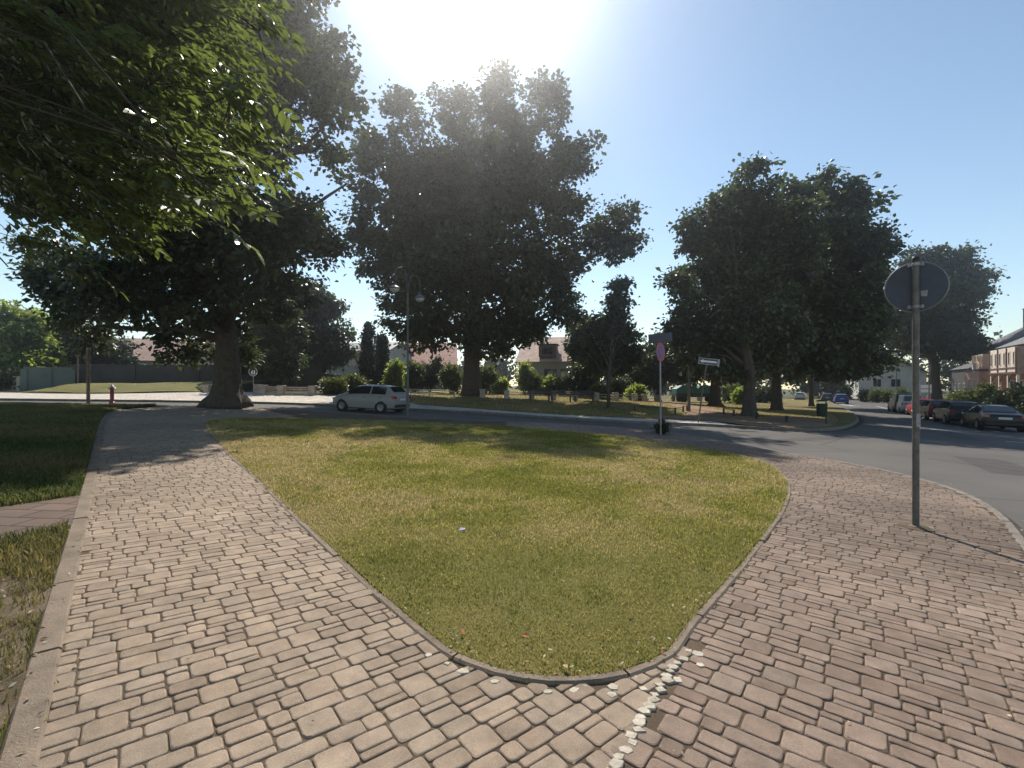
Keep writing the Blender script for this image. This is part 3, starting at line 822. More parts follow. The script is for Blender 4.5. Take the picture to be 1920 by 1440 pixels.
DENS = 1.0
def lump(lobes, k=7, seed=0, big=0.86):
    r = random.Random(seed); out = []
    for l in lobes:
        out.append((l[0], l[1], l[2], l[3] * big, l[4] * big, l[5] * big))
        for _ in range(k):
            d = Vector((r.gauss(0, 1), r.gauss(0, 1), r.gauss(0.15, 1))).normalized(); q = r.uniform(0.18, 0.36); e = r.uniform(0.82, 1.02)
            m = min(l[3], l[4], l[5]) * .6 + max(l[3], l[4], l[5]) * .4
            out.append((l[0] + d.x * l[3] * e, l[1] + d.y * l[4] * e, l[2] + d.z * l[5] * e, m * q * 1.1, m * q * 1.1, m * q))
    return out
def crown_mesh(name, lobes, ncl, per, lsize, spread, parent, mat, flat=0.6, droop=0.3, shell=0.45, aspect=0.74, zmin=None):
    ncl = int(ncl * DENS); spread = spread * 0.84; lsize = lsize * 1.42
    C, k, d = sample_lobes(lobes, ncl, shell)
    n = ncl * per
    sp = np.repeat(RNG.uniform(0.6, 1.35, ncl), per)[:, None] * spread
    O = RNG.normal(0, 1, (n, 3)) * sp * np.array([1, 1, flat])
    P = np.repeat(C, per, 0) + O
    if zmin is not None: 
        m = P[:, 2] > zmin; 
    else: m = np.ones(n, bool)
    out = np.repeat(d, per, 0) * 0.5 + O / np.maximum(1e-6, np.linalg.norm(O, axis=1, keepdims=True)) * 0.8 + RNG.normal(0, 0.5, (n, 3))
    A = unit(out + np.array([0, 0, -droop])); N = unit(RNG.normal(0, 0.55, (n, 3)) + np.array([0, 0, 0.9]))
    L = lsize * RNG.uniform(0.65, 1.3, n) * np.repeat(RNG.uniform(0.7, 1.3, ncl), per); W = L * aspect
    V = leaf_quads(P, A, N, L, W)
    cv = np.repeat(np.clip(0.45 + RNG.normal(0, 0.28, ncl), 0, 1), per)
    var = np.clip(cv + RNG.normal(0, 0.18, n), 0, 1)
    V, var = V[m], var[m]; n = len(V)
    Q = (np.arange(n) * 4)[:, None] + np.array([[0, 1, 2, 3]])
    o = link(name, np_mesh(name, V.reshape(-1, 3), Q, var=np.repeat(var, 4)), mat, parent)
    return o, C, k

def wobble(a, b, n, amp, sag=0.0):
    a, b = Vector(a), Vector(b); L = (b - a).length; out = []
    for i in range(n + 1):
        t = i / n; p = a.lerp(b, t)
        e = math.sin(math.pi * t)
        out.append(p + Vector((random.uniform(-1, 1), random.uniform(-1, 1), random.uniform(-.5, .5))) * amp * L * e * (0 < i < n) + Vector((0, 0, sag * L * e)))
    return out

def tree(name, label, base, lobes, r0, fork, ncl, per, lsize, spread, mat, cat='tree', group=None, lean=(0, 0), droop=0.3, shell=0.45, flat=0.6,
         twigs=0.12, flare=1.5, aspect=0.74, top=None, bark='bark', zmin=None, tn=12):
    """lobes in world metres; base on the ground; fork = height at which the limbs leave the trunk"""
    bx, by = base; bz = gz(bx, by)
    t = thing(name, label, cat, (bx, by, bz), group=group)
    lob = [(l[0] - bx, l[1] - by, l[2] - bz, l[3], l[4], l[5]) for l in lobes]
    nl = len(lob); lob2 = lump(lob, 7, ncl)
    cr, C, K = crown_mesh('crown', lob2, ncl, per, lsize, spread, t, M[mat], flat, droop, shell, aspect, zmin)
    mb = MB()
    Lz = max(l[2] + l[5] for l in lob); cx = sum(l[0] for l in lob) / len(lob); cy = sum(l[1] for l in lob) / len(lob)
    top = top or Lz * 0.66
    pts = [Vector((0, 0, -0.35)), Vector((0, 0, 0.04)), Vector((0, 0, 0.28)), Vector((0, 0, 0.7))]
    rad = [r0 * flare * 1.25, r0 * flare * 1.05, r0 * (1 + (flare - 1) * .45), r0 * 1.08]
    nseg = 9
    for i in range(1, nseg + 1):
        f = i / nseg; z = 0.7 + (top - 0.7) * f
        q = max(0, (z - fork) / max(0.1, top - fork))
        pts.append(Vector((lean[0] * z + cx * q * 0.8 + random.uniform(-1, 1) * r0 * 0.35 * (z > fork), lean[1] * z + cy * q * 0.8 + random.uniform(-1, 1) * r0 * 0.35 * (z > fork), z)))
        rad.append(max(0.03, r0 * (1.0 - 0.25 * min(1, z / max(0.1, fork))) * max(0.0, 1 - q) ** 0.8 + 0.02))
    mb.tube(pts, rad, tn * 2 if r0 > .3 else tn, lump=0.06)
    def on_trunk(z):
        for a, b, ra, rb in zip(pts[2:], pts[3:], rad[2:], rad[3:]):
            if a.z <= z <= b.z:
                f = (z - a.z) / max(1e-6, b.z - a.z); return a.lerp(b, f), ra + (rb - ra) * f
        return pts[-1], rad[-1]
    limb = []
    for l in lob:
        c = Vector(l[:3]); hd = math.hypot(c.x, c.y)
        z = max(fork * random.uniform(0.85, 1.1), min(top * 0.92, c.z - hd * random.uniform(0.45, 0.8)))
        p, pr = on_trunk(z)
        e = c + Vector((0, 0, l[5] * 0.2))
        w = wobble(p, e, 6, 0.05, 0.04); rr = min(pr * 0.5, 0.02 + 0.024 * (e - p).length)
        mb.tube(w, [rr * (1 - 0.8 * i / 6) + 0.012 for i in range(7)], 6)
        limb.append(w)
    for i in RNG.choice(len(C), int(len(C) * twigs), replace=False):
        w = limb[K[i] // 8]; c = Vector(C[i])
        p = min(w[2:], key=lambda q: (q - c).length)
        if (c - p).length < 0.3: continue
        q = wobble(p, c, 3, 0.07, 0.03); r = 0.012 + 0.008 * (c - p).length
        mb.tube(q, [r, r * .8, r * .55, r * .3], 4, cap=False)
    mb.build('trunk', M[bark], t, smooth=True)
    return t

def PL(lst, d, zs=1.0, jitter=0.25, seed=0):
    """lobes given as (px, py, rx px, ry px[, depth offset]) at depth d -> metres"""
    r = random.Random(seed); out = []
    for l in lst:
        off = l[4] if len(l) > 4 else r.uniform(-1, 1) * jitter * 8
        dd = d + off; c = at(l[0], l[1], dd); s = dd / F
        rx, rz = l[2] * s, l[3] * s
        out.append((c.x, c.y, c.z, rx, max(rx, rz) * 0.95, rz))
    return out

# --- the great oak at left, behind the path
T2 = PL([(560, 60, 70, 80), (600, 150, 58, 75), (632, 225, 30, 75), (520, 150, 80, 100), (605, 285, 42, 34), (450, 90, 100, 110), (470, 290, 85, 95), (560, 425, 62, 62),
         (510, 430, 80, 75), (612, 465, 34, 50), (400, 420, 105, 95), (280, 520, 105, 85), (180, 545, 85, 80), (112, 565, 42, 62), (330, 640, 38, 44), (165, 625, 38, 48),
         (470, 560, 70, 70), (555, 545, 50, 50), (300, 350, 120, 110), (350, 190, 140, 140), (200, 380, 110, 100), (240, 60, 120, 110, 1), (540, -60, 80, 80), (430, -80, 120, 100), (650, 350, 14, 26),
         (380, 560, 70, 60, -3), (290, 580, 70, 40, -4), (330, 480, 90, 80, 4), (430, 650, 50, 40, 2), (95, 480, 60, 40, 2), (560, 425, 56, 52, -5), (500, 450, 70, 60, -5.5), (400, 430, 90, 80, -5), (460, 560, 60, 40, -5), (300, 450, 90, 70, -5), (200, 540, 70, 50, -5)], 24, seed=2)
tree('oak_tree', 'huge dark oak with thick flared trunk at the left, beside the road', (-14.0, 23.3), T2, 0.57, 3.4, 1500, 52, 0.20, 0.44, 'leaf_oak', flare=1.5, twigs=0.14, tn=18)
# --- the tall middle tree across the road
T3 = PL([(758, 225, 36, 58), (745, 185, 16, 26), (835, 215, 20, 62), (860, 205, 12, 46), (930, 195, 42, 62), (935, 150, 18, 26), (1000, 210, 34, 58), (1042, 205, 22, 60), (870, 345, 112, 90), (735, 325, 68, 78), (690, 290, 30, 52),
         (1065, 300, 46, 38), (1105, 270, 18, 16), (780, 440, 115, 115), (960, 430, 125, 120), (1060, 440, 60, 70), (1140, 440, 48, 48), (1185, 455, 22, 34), (1165, 400, 28, 24), (710, 480, 52, 70), (860, 550, 120, 100),
         (980, 560, 95, 80), (745, 585, 38, 50), (1050, 530, 50, 52), (1075, 580, 22, 26), (900, 640, 85, 40), (985, 618, 45, 30), (800, 630, 55, 46), (850, 420, 120, 110, 5), (900, 500, 120, 110, -6), (920, 300, 90, 90, 5), (945, 150, 14, 18),
         (690, 395, 38, 40), (1010, 320, 80, 80)], 40, seed=4)
tb = (-3.35, 40.0)
tree('plane_tree', 'tallest tree in the middle, its top in the glare of the sun', tb, T3, 0.74, 4.2, 1950, 50, 0.27, 0.56, 'leaf_oak', flare=1.35, twigs=0.12, tn=16)
# --- the lime group at right
T4a = PL([(1412, 350, 36, 42), (1370, 400, 56, 46), (1300, 445, 36, 26), (1325, 410, 34, 34), (1425, 440, 85, 75), (1320, 520, 62, 50), (1275, 535, 28, 32), (1400, 550, 105, 75), (1295, 605, 45, 40), (1275, 625, 24, 24), (1360, 640, 85, 46), (1440, 630, 65, 55),
          (1480, 480, 62, 72), (1380, 480, 80, 70, 4), (1420, 580, 70, 70, -3), (1310, 660, 40, 26), (1410, 680, 60, 24), (1330, 690, 40, 16), (1390, 700, 50, 14)], 33, seed=5)
tree('lime_tree', 'broad lime tree right of the tilted arrow sign, in front of its row', gp(1405, 781), T4a, 0.38, 3.2, 1150, 48, 0.22, 0.46, 'leaf_lime', flare=1.4)
T4b = PL([(1540, 360, 48, 36), (1490, 380, 42, 42), (1600, 385, 36, 32), (1560, 455, 80, 62), (1616, 465, 38, 50), (1630, 535, 26, 42), (1560, 555, 90, 72), (1600, 620, 55, 52), (1540, 650, 80, 42), (1480, 600, 70, 62), (1640, 610, 20, 32), (1500, 470, 60, 60, 4), (1620, 670, 40, 24), (1560, 690, 50, 20), (1618, 698, 26, 14)], 38, seed=6)
tree('lime_tree', 'lime tree whose crown ends left of the round sign back', gp(1456, 770), T4b, 0.42, 3.4, 1150, 46, 0.25, 0.5, 'leaf_lime', flare=1.3)
T4c = PL([(1330, 640, 50, 40), (1370, 620, 60, 50), (1300, 670, 40, 24), (1370, 680, 45, 24), (1420, 600, 50, 60)], 48, seed=7)
tree('lime_tree', 'shaded lime tree farther back, trunk between the arrow sign and broad lime', gp(1341, 762), T4c, 0.48, 3.4, 420, 46, 0.28, 0.55, 'leaf_lime', flare=1.6)
T4d = PL([(1520, 660, 50, 40), (1570, 650, 50, 40), (1490, 690, 40, 22), (1600, 690, 30, 20), (1545, 610, 60, 50)], 56, seed=8)
tree('lime_tree', 'thin lime tree deep in the shade, near the litter bin', gp(1521, 762), T4d, 0.24, 3.4, 420, 44, 0.3, 0.6, 'leaf_lime', flare=1.5)
# --- tree behind the round sign
T5 = PL([(1715, 490, 26, 24), (1750, 480, 26, 18), (1795, 495, 34, 26), (1828, 530, 18, 32), (1770, 555, 62, 44), (1805, 590, 42, 40), (1715, 570, 46, 46), (1760, 632, 64, 36), (1695, 640, 36, 38), (1815, 645, 30, 26), (1665, 590, 24, 40), (1720, 530, 40, 40)], 73, seed=9)
tree('maple_tree', 'round crowned tree behind the round sign back, beside the parked cars', (at(1753, 745, 74).x, 74.0), T5, 0.85, 4.6, 850, 46, 0.36, 0.75, 'leaf_oak', flare=1.3, lean=(-0.02, 0))
# --- young pointed tree
T6 = PL([(1162, 535, 7, 18), (1158, 565, 18, 16), (1150, 600, 27, 24), (1140, 640, 38, 28), (1132, 680, 50, 24), (1180, 575, 9, 7), (1122, 620, 20, 18), (1175, 625, 18, 16), (1185, 670, 18, 16), (1095, 660, 20, 16)], 38, jitter=0.08, seed=10)
tree('young_tree', 'slim pointed young tree standing alone on the dry park lawn', gp(1141, 765), T6, 0.11, 2.0, 420, 44, 0.22, 0.44, 'leaf_lime', flare=1.3, top=6.0)
# --- weeping tree left of the gap
T7 = PL([(555, 560, 62, 46), (595, 590, 44, 44), (632, 640, 20, 42), (560, 630, 62, 50), (610, 650, 26, 40), (520, 600, 50, 60)], 52, seed=12)
tree('weeping_tree', 'feathery drooping tree left of the grey three storey house', (at(598, 700, 52).x, 52.0), T7, 0.42, 3.5, 560, 44, 0.30, 0.6, 'leaf_oak', droop=0.9)
T8 = PL([(18, 605, 42, 36), (55, 640, 34, 34), (-10, 640, 40, 40), (80, 665, 24, 22), (20, 680, 46, 24)], 47, seed=13)
tree('bright_tree', 'sunlit yellow green tree at the far left edge', (at(20, 720, 47).x, 47.0), T8, 0.25, 2.0, 420, 44, 0.3, 0.55, 'leaf_bright')
T9 = PL([(120, 640, 48, 46), (165, 660, 40, 32), (85, 690, 34, 20), (210, 665, 36, 28)], 54, seed=14)
tree('garden_tree', 'dark tree behind the green left wall', (at(130, 720, 54).x, 54.0), T9, 0.3, 2.0, 420, 44, 0.32, 0.6, 'leaf_dark')
T10 = PL([(505, 640, 46, 44), (535, 680, 30, 30), (470, 665, 30, 36), (520, 600, 40, 34)], 43, seed=15)
tree('garden_tree', 'shaded tree with sun-touched leaves over the dark wall, right of the oak', (at(550, 725, 43).x, 43.0), T10, 0.3, 2.5, 420, 44, 0.26, 0.5, 'leaf_lime')
T11 = PL([(1232, 690, 42, 36), (1255, 650, 26, 24), (1205, 700, 28, 26), (1278, 690, 26, 30)], 52, seed=16)
tree('garden_tree', 'dense tree behind the no stopping sign', (at(1235, 735, 52).x, 52.0), T11, 0.25, 1.6, 460, 44, 0.28, 0.5, 'leaf_lime')
T12 = PL([(1092, 650, 22, 36), (1086, 615, 18, 20), (1100, 690, 24, 30)], 50, seed=17)
tree('garden_tree', 'shadowy tree between the pink roofed house and the young tree', (at(1090, 735, 50).x, 50.0), T12, 0.22, 1.6, 300, 44, 0.28, 0.5, 'leaf_oak')
# conifers
def conifer(label, px, py0, py1, wpx, d, seed):
    n = 7; lst = []
    for i in range(n):
        f = i / (n - 1); lst.append((px, py1 + (py0 - py1) * f * 0.9, max(2.5, wpx * (0.16 + 0.84 * f ** 0.8)), (py0 - py1) / n * 0.75, 0.0))
    tree('thuja', label, (at(px, 0, d).x, d), PL(lst, d, seed=seed), 0.12, 0.4, 260, 40, 0.2, 0.26, 'leaf_dark', flare=1.2, droop=-0.5, flat=1.2, twigs=0.02)
conifer('tall dark thuja just left of the slender one', 690, 725, 618, 17, 52, 1)
conifer('slender dark thuja right against the red roof', 717, 725, 640, 10, 51, 2)

# shrubs
def shrub(name, label, px, py, rx, ry, d, mat, per=40, ncl=70, ls=0.16, seed=0, sp=0.22):
    c = at(px, py, d); s = d / F; bx, by = c.x, d; bz = gz(bx, by)
    top = c.z + ry * s; h = max(0.5, top - bz); r = rx * s
    lob = [(bx, by, bz + h * .5, r * .8, r * .8, h * .5)]
    rr = random.Random(seed)
    for _ in range(4):
        a = rr.uniform(0, 6.28); lob.append((bx + math.cos(a) * r * .5, by + math.sin(a) * r * .5, bz + h * rr.uniform(.3, .7), r * .5, r * .5, h * .3))
    t = thing(name, label, 'shrub', (bx, by, bz), group=None)
    l2 = [(l[0] - bx, l[1] - by, l[2] - bz, *l[3:]) for l in lob]
    cr, C, K = crown_mesh('foliage', l2, ncl, per, ls, sp, t, M[mat], 0.8, -0.2, 0.45, 0.6, zmin=0.02)
    mb = MB()
    for i in range(7):
        a = rr.uniform(0, 6.28); e = Vector((math.cos(a) * r * .5, math.sin(a) * r * .5, h * .7))
        mb.tube(wobble((math.cos(a) * .08, math.sin(a) * .08, -0.1), e, 3, 0.06), [0.03, 0.024, 0.018, 0.008], 5)
    mb.build('stem', M['twig'], t)
    return t
SH = [('light leafy shrub by the front of the white car', 628, 727, 24, 14, 37, 'leaf_shrub'), ('pale flowering shrub just above the bonnet of the white car', 664, 722, 22, 16, 42, 'leaf_shrub'),
      ('yellow green bush behind the roof of the white car', 738, 702, 14, 26, 46, 'leaf_bright'), ('dull reddish bush beside the lamp post', 775, 708, 20, 34, 49, 'leaf_shrub'),
      ('dark rounded bush left of the middle tree trunk', 806, 698, 30, 34, 50, 'leaf_dark'), ('loose grey green bush touching the left of the middle trunk', 846, 712, 20, 28, 46, 'leaf_shrub'),
      ('sunny bush just right of the middle tree trunk', 912, 712, 18, 26, 48, 'leaf_shrub'), ('low yellowish bush second from the middle trunk', 936, 724, 16, 16, 50, 'leaf_bright'),
      ('narrow upright bush with bright tip left of the pink roofed house', 984, 705, 11, 30, 54, 'leaf_bright'), ('brownish bush below the pink roofed house', 1003, 722, 14, 18, 53, 'leaf_shrub'),
      ('round bright bush under the window of the pink roofed house', 1030, 725, 13, 17, 52, 'leaf_bright'), ('wide dark clipped bush right of the bright round bush', 1076, 722, 40, 18, 51, 'leaf_dark'),
      ('bright little bush among the stone posts', 1193, 738, 14, 12, 45, 'leaf_bright'), ('dark low bush behind the young tree trunk', 1160, 725, 34, 20, 52, 'leaf_dark'),
      ('pale bush behind the low stones left of the young tree', 1122, 736, 16, 12, 45, 'leaf_shrub'), ('mid green bush behind the trunks of the limes', 1370, 735, 22, 16, 60, 'leaf_shrub'),
      ('light bush seen between two lime trunks', 1392, 740, 14, 12, 55, 'leaf_bright'), ('dark hedge bush between the lime trunks', 1430, 738, 30, 12, 66, 'leaf_dark'),
      ('grey green shrub in the garden of the small orange house', 1812, 742, 28, 14, 50, 'leaf_shrub'), ('large shrub left of the veranda steps', 1850, 730, 13, 14, 49, 'leaf_shrub'),
      ('dark shrub below the veranda of the brick house', 1880, 748, 26, 12, 42, 'leaf_dark'), ('shady shrub at the right edge behind the black coupe', 1930, 740, 30, 20, 36, 'leaf_dark'),
      ('rounded dark shrub in front of the grey gabled house', 1622, 741, 7, 8, 82, 'leaf_dark'), ('tall garden shrub left of centre of the grey gable', 1642, 740, 7, 10, 80, 'leaf_shrub'),
      ('garden shrub under the windows of the grey gable', 1664, 742, 7, 8, 78, 'leaf_shrub'), ('leafy shrub just behind the dark van', 1690, 741, 9, 9, 72, 'leaf_shrub'),
      ('low dark shrub at the corner of the far apartment block', 1583, 735, 9, 12, 95, 'leaf_dark'), ('dark overgrown bush at the far left by the road', 25, 712, 40, 20, 42, 'leaf_dark')]
for i, s in enumerate(SH):
    shrub('shrub', s[0], *s[1:7], seed=i, ls=0.14 + s[5] * 0.0016, sp=0.2 + s[5] * 0.002)
# weeds at the sign foot
wx, wy = gp(1240, 814)
shrub('weed', 'dark weeds growing round the foot of the no stopping sign', 1242, 808, 11, 7, wy, 'leaf_dark', per=24, ncl=40, ls=0.07, sp=0.08)

# far mass of trees closing the view
def far_wood():
    lob = []
    rr = random.Random(3)
    for px in range(-260, 2000, 34):
        d = rr.uniform(108, 125); h = rr.uniform(28, 56)
        if 1570 < px < 2000: h += 18
        c = at(px, 722 - h * 0.4, d); s = d / F
        lob.append((c.x, c.y, c.z, 26 * s, 3.0, h * s))
    return lob
cr, _, _ = crown_mesh('treeline', far_wood(), 900, 40, 0.75, 1.2, None, M['leaf_dark'], 0.8, 0.0)
tag(cr, 'hazy dark line of far trees behind the houses', 'trees', kind='stuff')

# --- near ash branches hanging in at upper left
def ash():
    bx, by = -9.5, 4.2; bz = gz(bx, by)
    t = thing('ash_tree', 'ash tree hanging its feathered leaves into the upper left foreground', 'tree', (bx, by, bz))
    lob = [(400, 380, 85, 62, 3.6), (470, 330, 40, 50, 3.8), (465, 395, 28, 34, 3.5), (330, 300, 120, 110, 4.5), (430, 180, 92, 110, 4.9), (250, 200, 170, 160, 5.5), (100, 150, 180, 140, 6), (485, 60, 55, 75, 5.4), (150, 330, 160, 80, 6),
           (60, 420, 80, 36, 5), (15, 500, 26, 50, 4.6), (210, 420, 110, 40, 6.2), (300, 60, 180, 90, 7), (60, 40, 120, 90, 4.6), (150, 500, 30, 22, 5.4), (240, 250, 220, 170, 8.2), (230, 150, 220, 170, 9.4), (330, 120, 160, 130, 8.0), (300, 20, 170, 120, 9.0), (320, 60, 130, 120, 9.8), (120, 60, 200, 150, 9.6), (150, 250, 170, 170, 7.4), (380, 330, 110, 80, 6.5), (40, 260, 120, 120, 8.0), (100, 380, 120, 50, 8),
           (150, -120, 260, 150, 6.5), (350, -160, 180, 130, 7.0), (250, 330, 150, 90, 5.2), (455, 260, 60, 60, 5.2), (190, 120, 200, 150, 9.2)]
    L = []
    for px, py, rx, ry, d in lob:
        c = at(px, py, d); s = d / F
        L.append((c.x - bx, c.y - by, c.z - bz, rx * s, max(rx, ry) * s * 0.8, ry * s))
    n = 3900
    C, K, dd = sample_lobes(L, n, 0.5)
    # dense shading crown over and behind (out of the frame at left and above)
    V = []; var = []; mb = MB()
    root = Vector((0, 0, 3.2))
    for i in range(n):
        c = Vector(C[i])
        ax = (c - root); ax.z *= 0.3; ax.normalize()
        ax = (ax + Vector((random.gauss(0, .35), random.gauss(0, .35), -0.45 + random.gauss(0, .25)))).normalized()
        up = Vector((random.gauss(0, .25), random.gauss(0, .25), 1)); sd = ax.cross(up).normalized(); up = sd.cross(ax)
        ln = random.uniform(0.22, 0.34); cv = min(1, max(0, random.gauss(.5, .25)))
        mb.tube([c - ax * 0.18, c, c + ax * ln * 0.5, c + ax * ln], [0.004, 0.003, 0.002, 0.001], 3, cap=False)
        for j in range(4):
            off = 0.16 * j - 0.14 if j else 0.0
            for s in ((-1, 1) if j < 3 else (0,)):
                pa = c + ax * (ln * (j * 0.3 + 0.05)) ; 
                la = (ax * (0.55 if s else 1.0) + sd * s * 0.85 + Vector((random.gauss(0, .1), random.gauss(0, .1), -0.15 + random.gauss(0, .12)))).normalized()
                l = random.uniform(0.11, 0.18); w = l * random.uniform(0.40, 0.50)
                nn = (up + Vector((random.gauss(0, .3), random.gauss(0, .3), 0))).normalized(); bb = la.cross(nn).normalized(); nn = bb.cross(la)
                V += [pa, pa + la * l * .28 + bb * w * .48 + nn * .008, pa + la * l * .62 + bb * w * .42 + nn * .006, pa + la * l - nn * .012, pa + la * l * .62 - bb * w * .42 + nn * .006, pa + la * l * .28 - bb * w * .48 + nn * .008]
                var += [min(1, max(0, cv + random.gauss(0, .15)))] * 6
    V = np.array([tuple(v) for v in V]); m = len(V) // 6
    i6 = (np.arange(m) * 6)[:, None]
    Q = np.concatenate([i6 + np.array([[0, 1, 2, 3]]), i6 + np.array([[0, 3, 4, 5]])])
    link('crown', np_mesh('ash_crown', V, Q, var=np.array(var)), M['leaf_ash'], t)
    mb.tube([(0, 0, -.3), (0, 0, .4), (.1, .1, 3), (.0, .4, 6), (.2, .8, 10)], [.5, .38, .32, .26, .1], 14)
    for k, l in enumerate(L):
        p = Vector((.05, .15, random.uniform(3.6, 9.0))); e = Vector(l[:3])
        w = wobble(p, e, 7, 0.09, 0.07)
        mb.tube(w, [0.020 * (1 - i / 7.6) + 0.004 for i in range(8)], 6)
        for i in np.where(K == k)[0][:: 5]:
            c = Vector(C[i]); q = min(w[2:], key=lambda z: (z - c).length)
            mb.tube(wobble(q, c, 3, .05, .04), [.012, .009, .006, .003], 4, cap=False)
    mb.build('trunk', plain('dark_bark', (0.035, 0.029, 0.022), 0.95, var=.3, bump=.8, bscale=20), t, smooth=True)
    # the out-of-frame upper crown that shades the left
    up = [(0.5, 3.0, 9.5, 4.0, 3.2, 1.8), (-1.0, 5.0, 8.0, 3.5, 3.0, 2.2), (3.0, 4.6, 10.6, 2.6, 2.6, 1.4), (-2, 0, 8.5, 3, 3, 2), (-3.5, 6.5, 7.0, 3, 2.5, 2)]
    up += [(1.0, -3.0, 9.0, 4.5, 3.5, 2.0), (4.0, 1.0, 10.0, 3.0, 3.5, 1.6), (-4, -3, 9, 4, 3.5, 2)]
    crown_mesh('upper_crown', up, 650, 46, 0.22, 0.4, t, M['leaf_ash'], 0.5, 0.4, 0.5, 0.4)
ash()

# ------------------------------------------------------------------ cars
def car(name, label, x, y, heading, kind, colname, col, S=1.0, group='cars parked along the side street', cat='car', plate=True):
    """heading: direction of the nose, radians from +X; origin on the road"""
    z = gz(x, y, False) - 0.10
    t = thing(name, label, cat, (x, y, z), heading, group)
    # slope of the road under the car
    e = 0.5; dx = math.cos(heading); dy = math.sin(heading)
    sl = (gz(x + dx * e, y + dy * e, False) - gz(x - dx * e, y - dy * e, False)) / (2 * e)
    sr = (gz(x - dy * e, y + dx * e, False) - gz(x + dy * e, y - dx * e, False)) / (2 * e)
    t.rotation_euler = (math.atan(sr), -math.atan(sl), heading); t.scale = (S, S, S)
    P = paint(colname, col)
    ST = {
     'hatch': [(-2.00, .36, .72, .80, .70, .60), (-1.95, .27, .84, .98, .82, .70), (-1.80, .22, .92, 1.14, .855, .69), (-1.50, .20, .95, 1.40, .865, .60), (-0.9, .18, .95, 1.465, .865, .58), (0, .18, .94, 1.47, .865, .58),
               (.45, .18, .93, 1.40, .865, .60), (1.08, .18, .92, 1.00, .855, .74), (1.60, .20, .80, .90, .84, .72), (1.90, .24, .66, .74, .77, .62), (2.0, .34, .55, .60, .66, .54)],
     'estate': [(-2.25, .36, .76, .84, .72, .62), (-2.20, .27, .86, .98, .84, .74), (-2.08, .22, .93, 1.12, .875, .72), (-1.80, .20, .96, 1.40, .88, .62), (-1.0, .18, .96, 1.47, .88, .60), (0, .18, .95, 1.48, .88, .60),
               (.55, .18, .94, 1.40, .88, .62), (1.2, .18, .93, 1.02, .87, .76), (1.80, .20, .82, .92, .86, .74), (2.1, .24, .68, .76, .78, .64), (2.2, .34, .55, .60, .68, .56)],
     'coupe': [(-2.15, .36, .70, .76, .72, .62), (-2.10, .27, .80, .88, .86, .74), (-1.95, .22, .86, .93, .885, .76), (-1.45, .20, .89, .97, .895, .74), (-0.80, .18, .90, 1.30, .895, .58), (-.2, .18, .90, 1.36, .895, .56),
               (.25, .18, .89, 1.32, .895, .58), (.95, .18, .87, .95, .885, .76), (1.60, .20, .76, .86, .87, .74), (2.05, .24, .62, .70, .78, .64), (2.15, .34, .52, .57, .68, .56)],
     'van': [(-2.30, .36, .90, 1.05, .80, .74), (-2.27, .28, 1.0, 1.22, .90, .76), (-2.10, .22, 1.05, 1.82, .93, .74), (-1.6, .20, 1.06, 1.90, .94, .76), (0, .18, 1.06, 1.92, .94, .76), (.9, .18, 1.05, 1.86, .94, .76), (1.55, .20, 1.02, 1.20, .92, .80), (2.05, .24, .85, .96, .88, .76), (2.3, .34, .60, .68, .74, .60)],
    }[kind]
    A = np.array(ST); xs = np.sort(np.unique(np.concatenate([A[:, 0], np.arange(A[0, 0] + .1, A[-1, 0], .12)])))
    def st(xv): return [float(np.interp(xv, A[:, 0], A[:, k])) for k in range(1, 6)]
    def section(xv):
        zb, zbe, zt, wb, wt = st(xv)
        zm = zb + (zbe - zb) * .45
        half = [(0, zb), (wb * .86, zb), (wb * .97, zb + .07), (wb * 1.0, zm), (wb * .99, zm + (zbe - zm) * .6), (wb * .955, zbe), (wt + (wb * .955 - wt) * .10, zt - .06 * (zt - zbe) - .02), (wt * .9, zt - .012), (wt * .55, zt), (0, zt + .006)]
        return [(xv, yv, zv) for yv, zv in half] + [(xv, -yv, zv) for yv, zv in half[-2:0:-1]]
    mb = MB(); n = 18; vs = []; fs = []
    for xv in xs: vs += section(xv)
    for i in range(len(xs) - 1):
        for k in range(n): fs.append((i * n + k, i * n + (k + 1) % n, (i + 1) * n + (k + 1) % n, (i + 1) * n + k))
    fs.append(tuple(range(n))); fs.append(tuple((len(xs) - 1) * n + k for k in range(n)))
    mb.add(vs, fs)
    body = mb.build('body', P, t, smooth=True, angle=38)
    xr, xf = A[0, 0], A[-1, 0]
    gx = [a for a in ST if a[2] - a[1] > .0 and a[3 - 1] - a[1] > 0]
    cab = [a[0] for a in ST if a[3] - a[2] > .24]
    c0, c1 = min(cab), max(cab)
    # side windows
    nxt = [a[0] for a in ST if a[0] > c1][0]; prv = [a[0] for a in ST if a[0] < c0][-1]
    def pt(xv, tt, s, off=.012):
        zb, zbe, zt, wb, wt = st(xv)
        ya, yb = wb * .955, wt + (wb * .955 - wt) * .10
        za, zz = zbe, zt - .06 * (zt - zbe) - .02
        return (xv, s * (ya + (yb - ya) * tt + off), za + (zz - za) * tt + .004)
    win = [(c0 - (c0 - prv) * .25 + (.12 if kind != 'coupe' else .05), (c0 + c1) / 2 - .05), ((c0 + c1) / 2 + .05, c1 + (nxt - c1) * .78)]
    if kind == 'van': win = [((c0 + c1) / 2 + .5, c1 + (nxt - c1) * .75)]
    for s in (1, -1):
        for a, b in win:
            m = MB(); q = np.linspace(a, b, 9); v = []
            for xv in q: v += [pt(xv, .08, s), pt(xv, .93, s)]
            m.add(v, [(2 * i, 2 * i + 2, 2 * i + 3, 2 * i + 1) for i in range(8)])
            m.build('side_window', M['car_glass'], t)
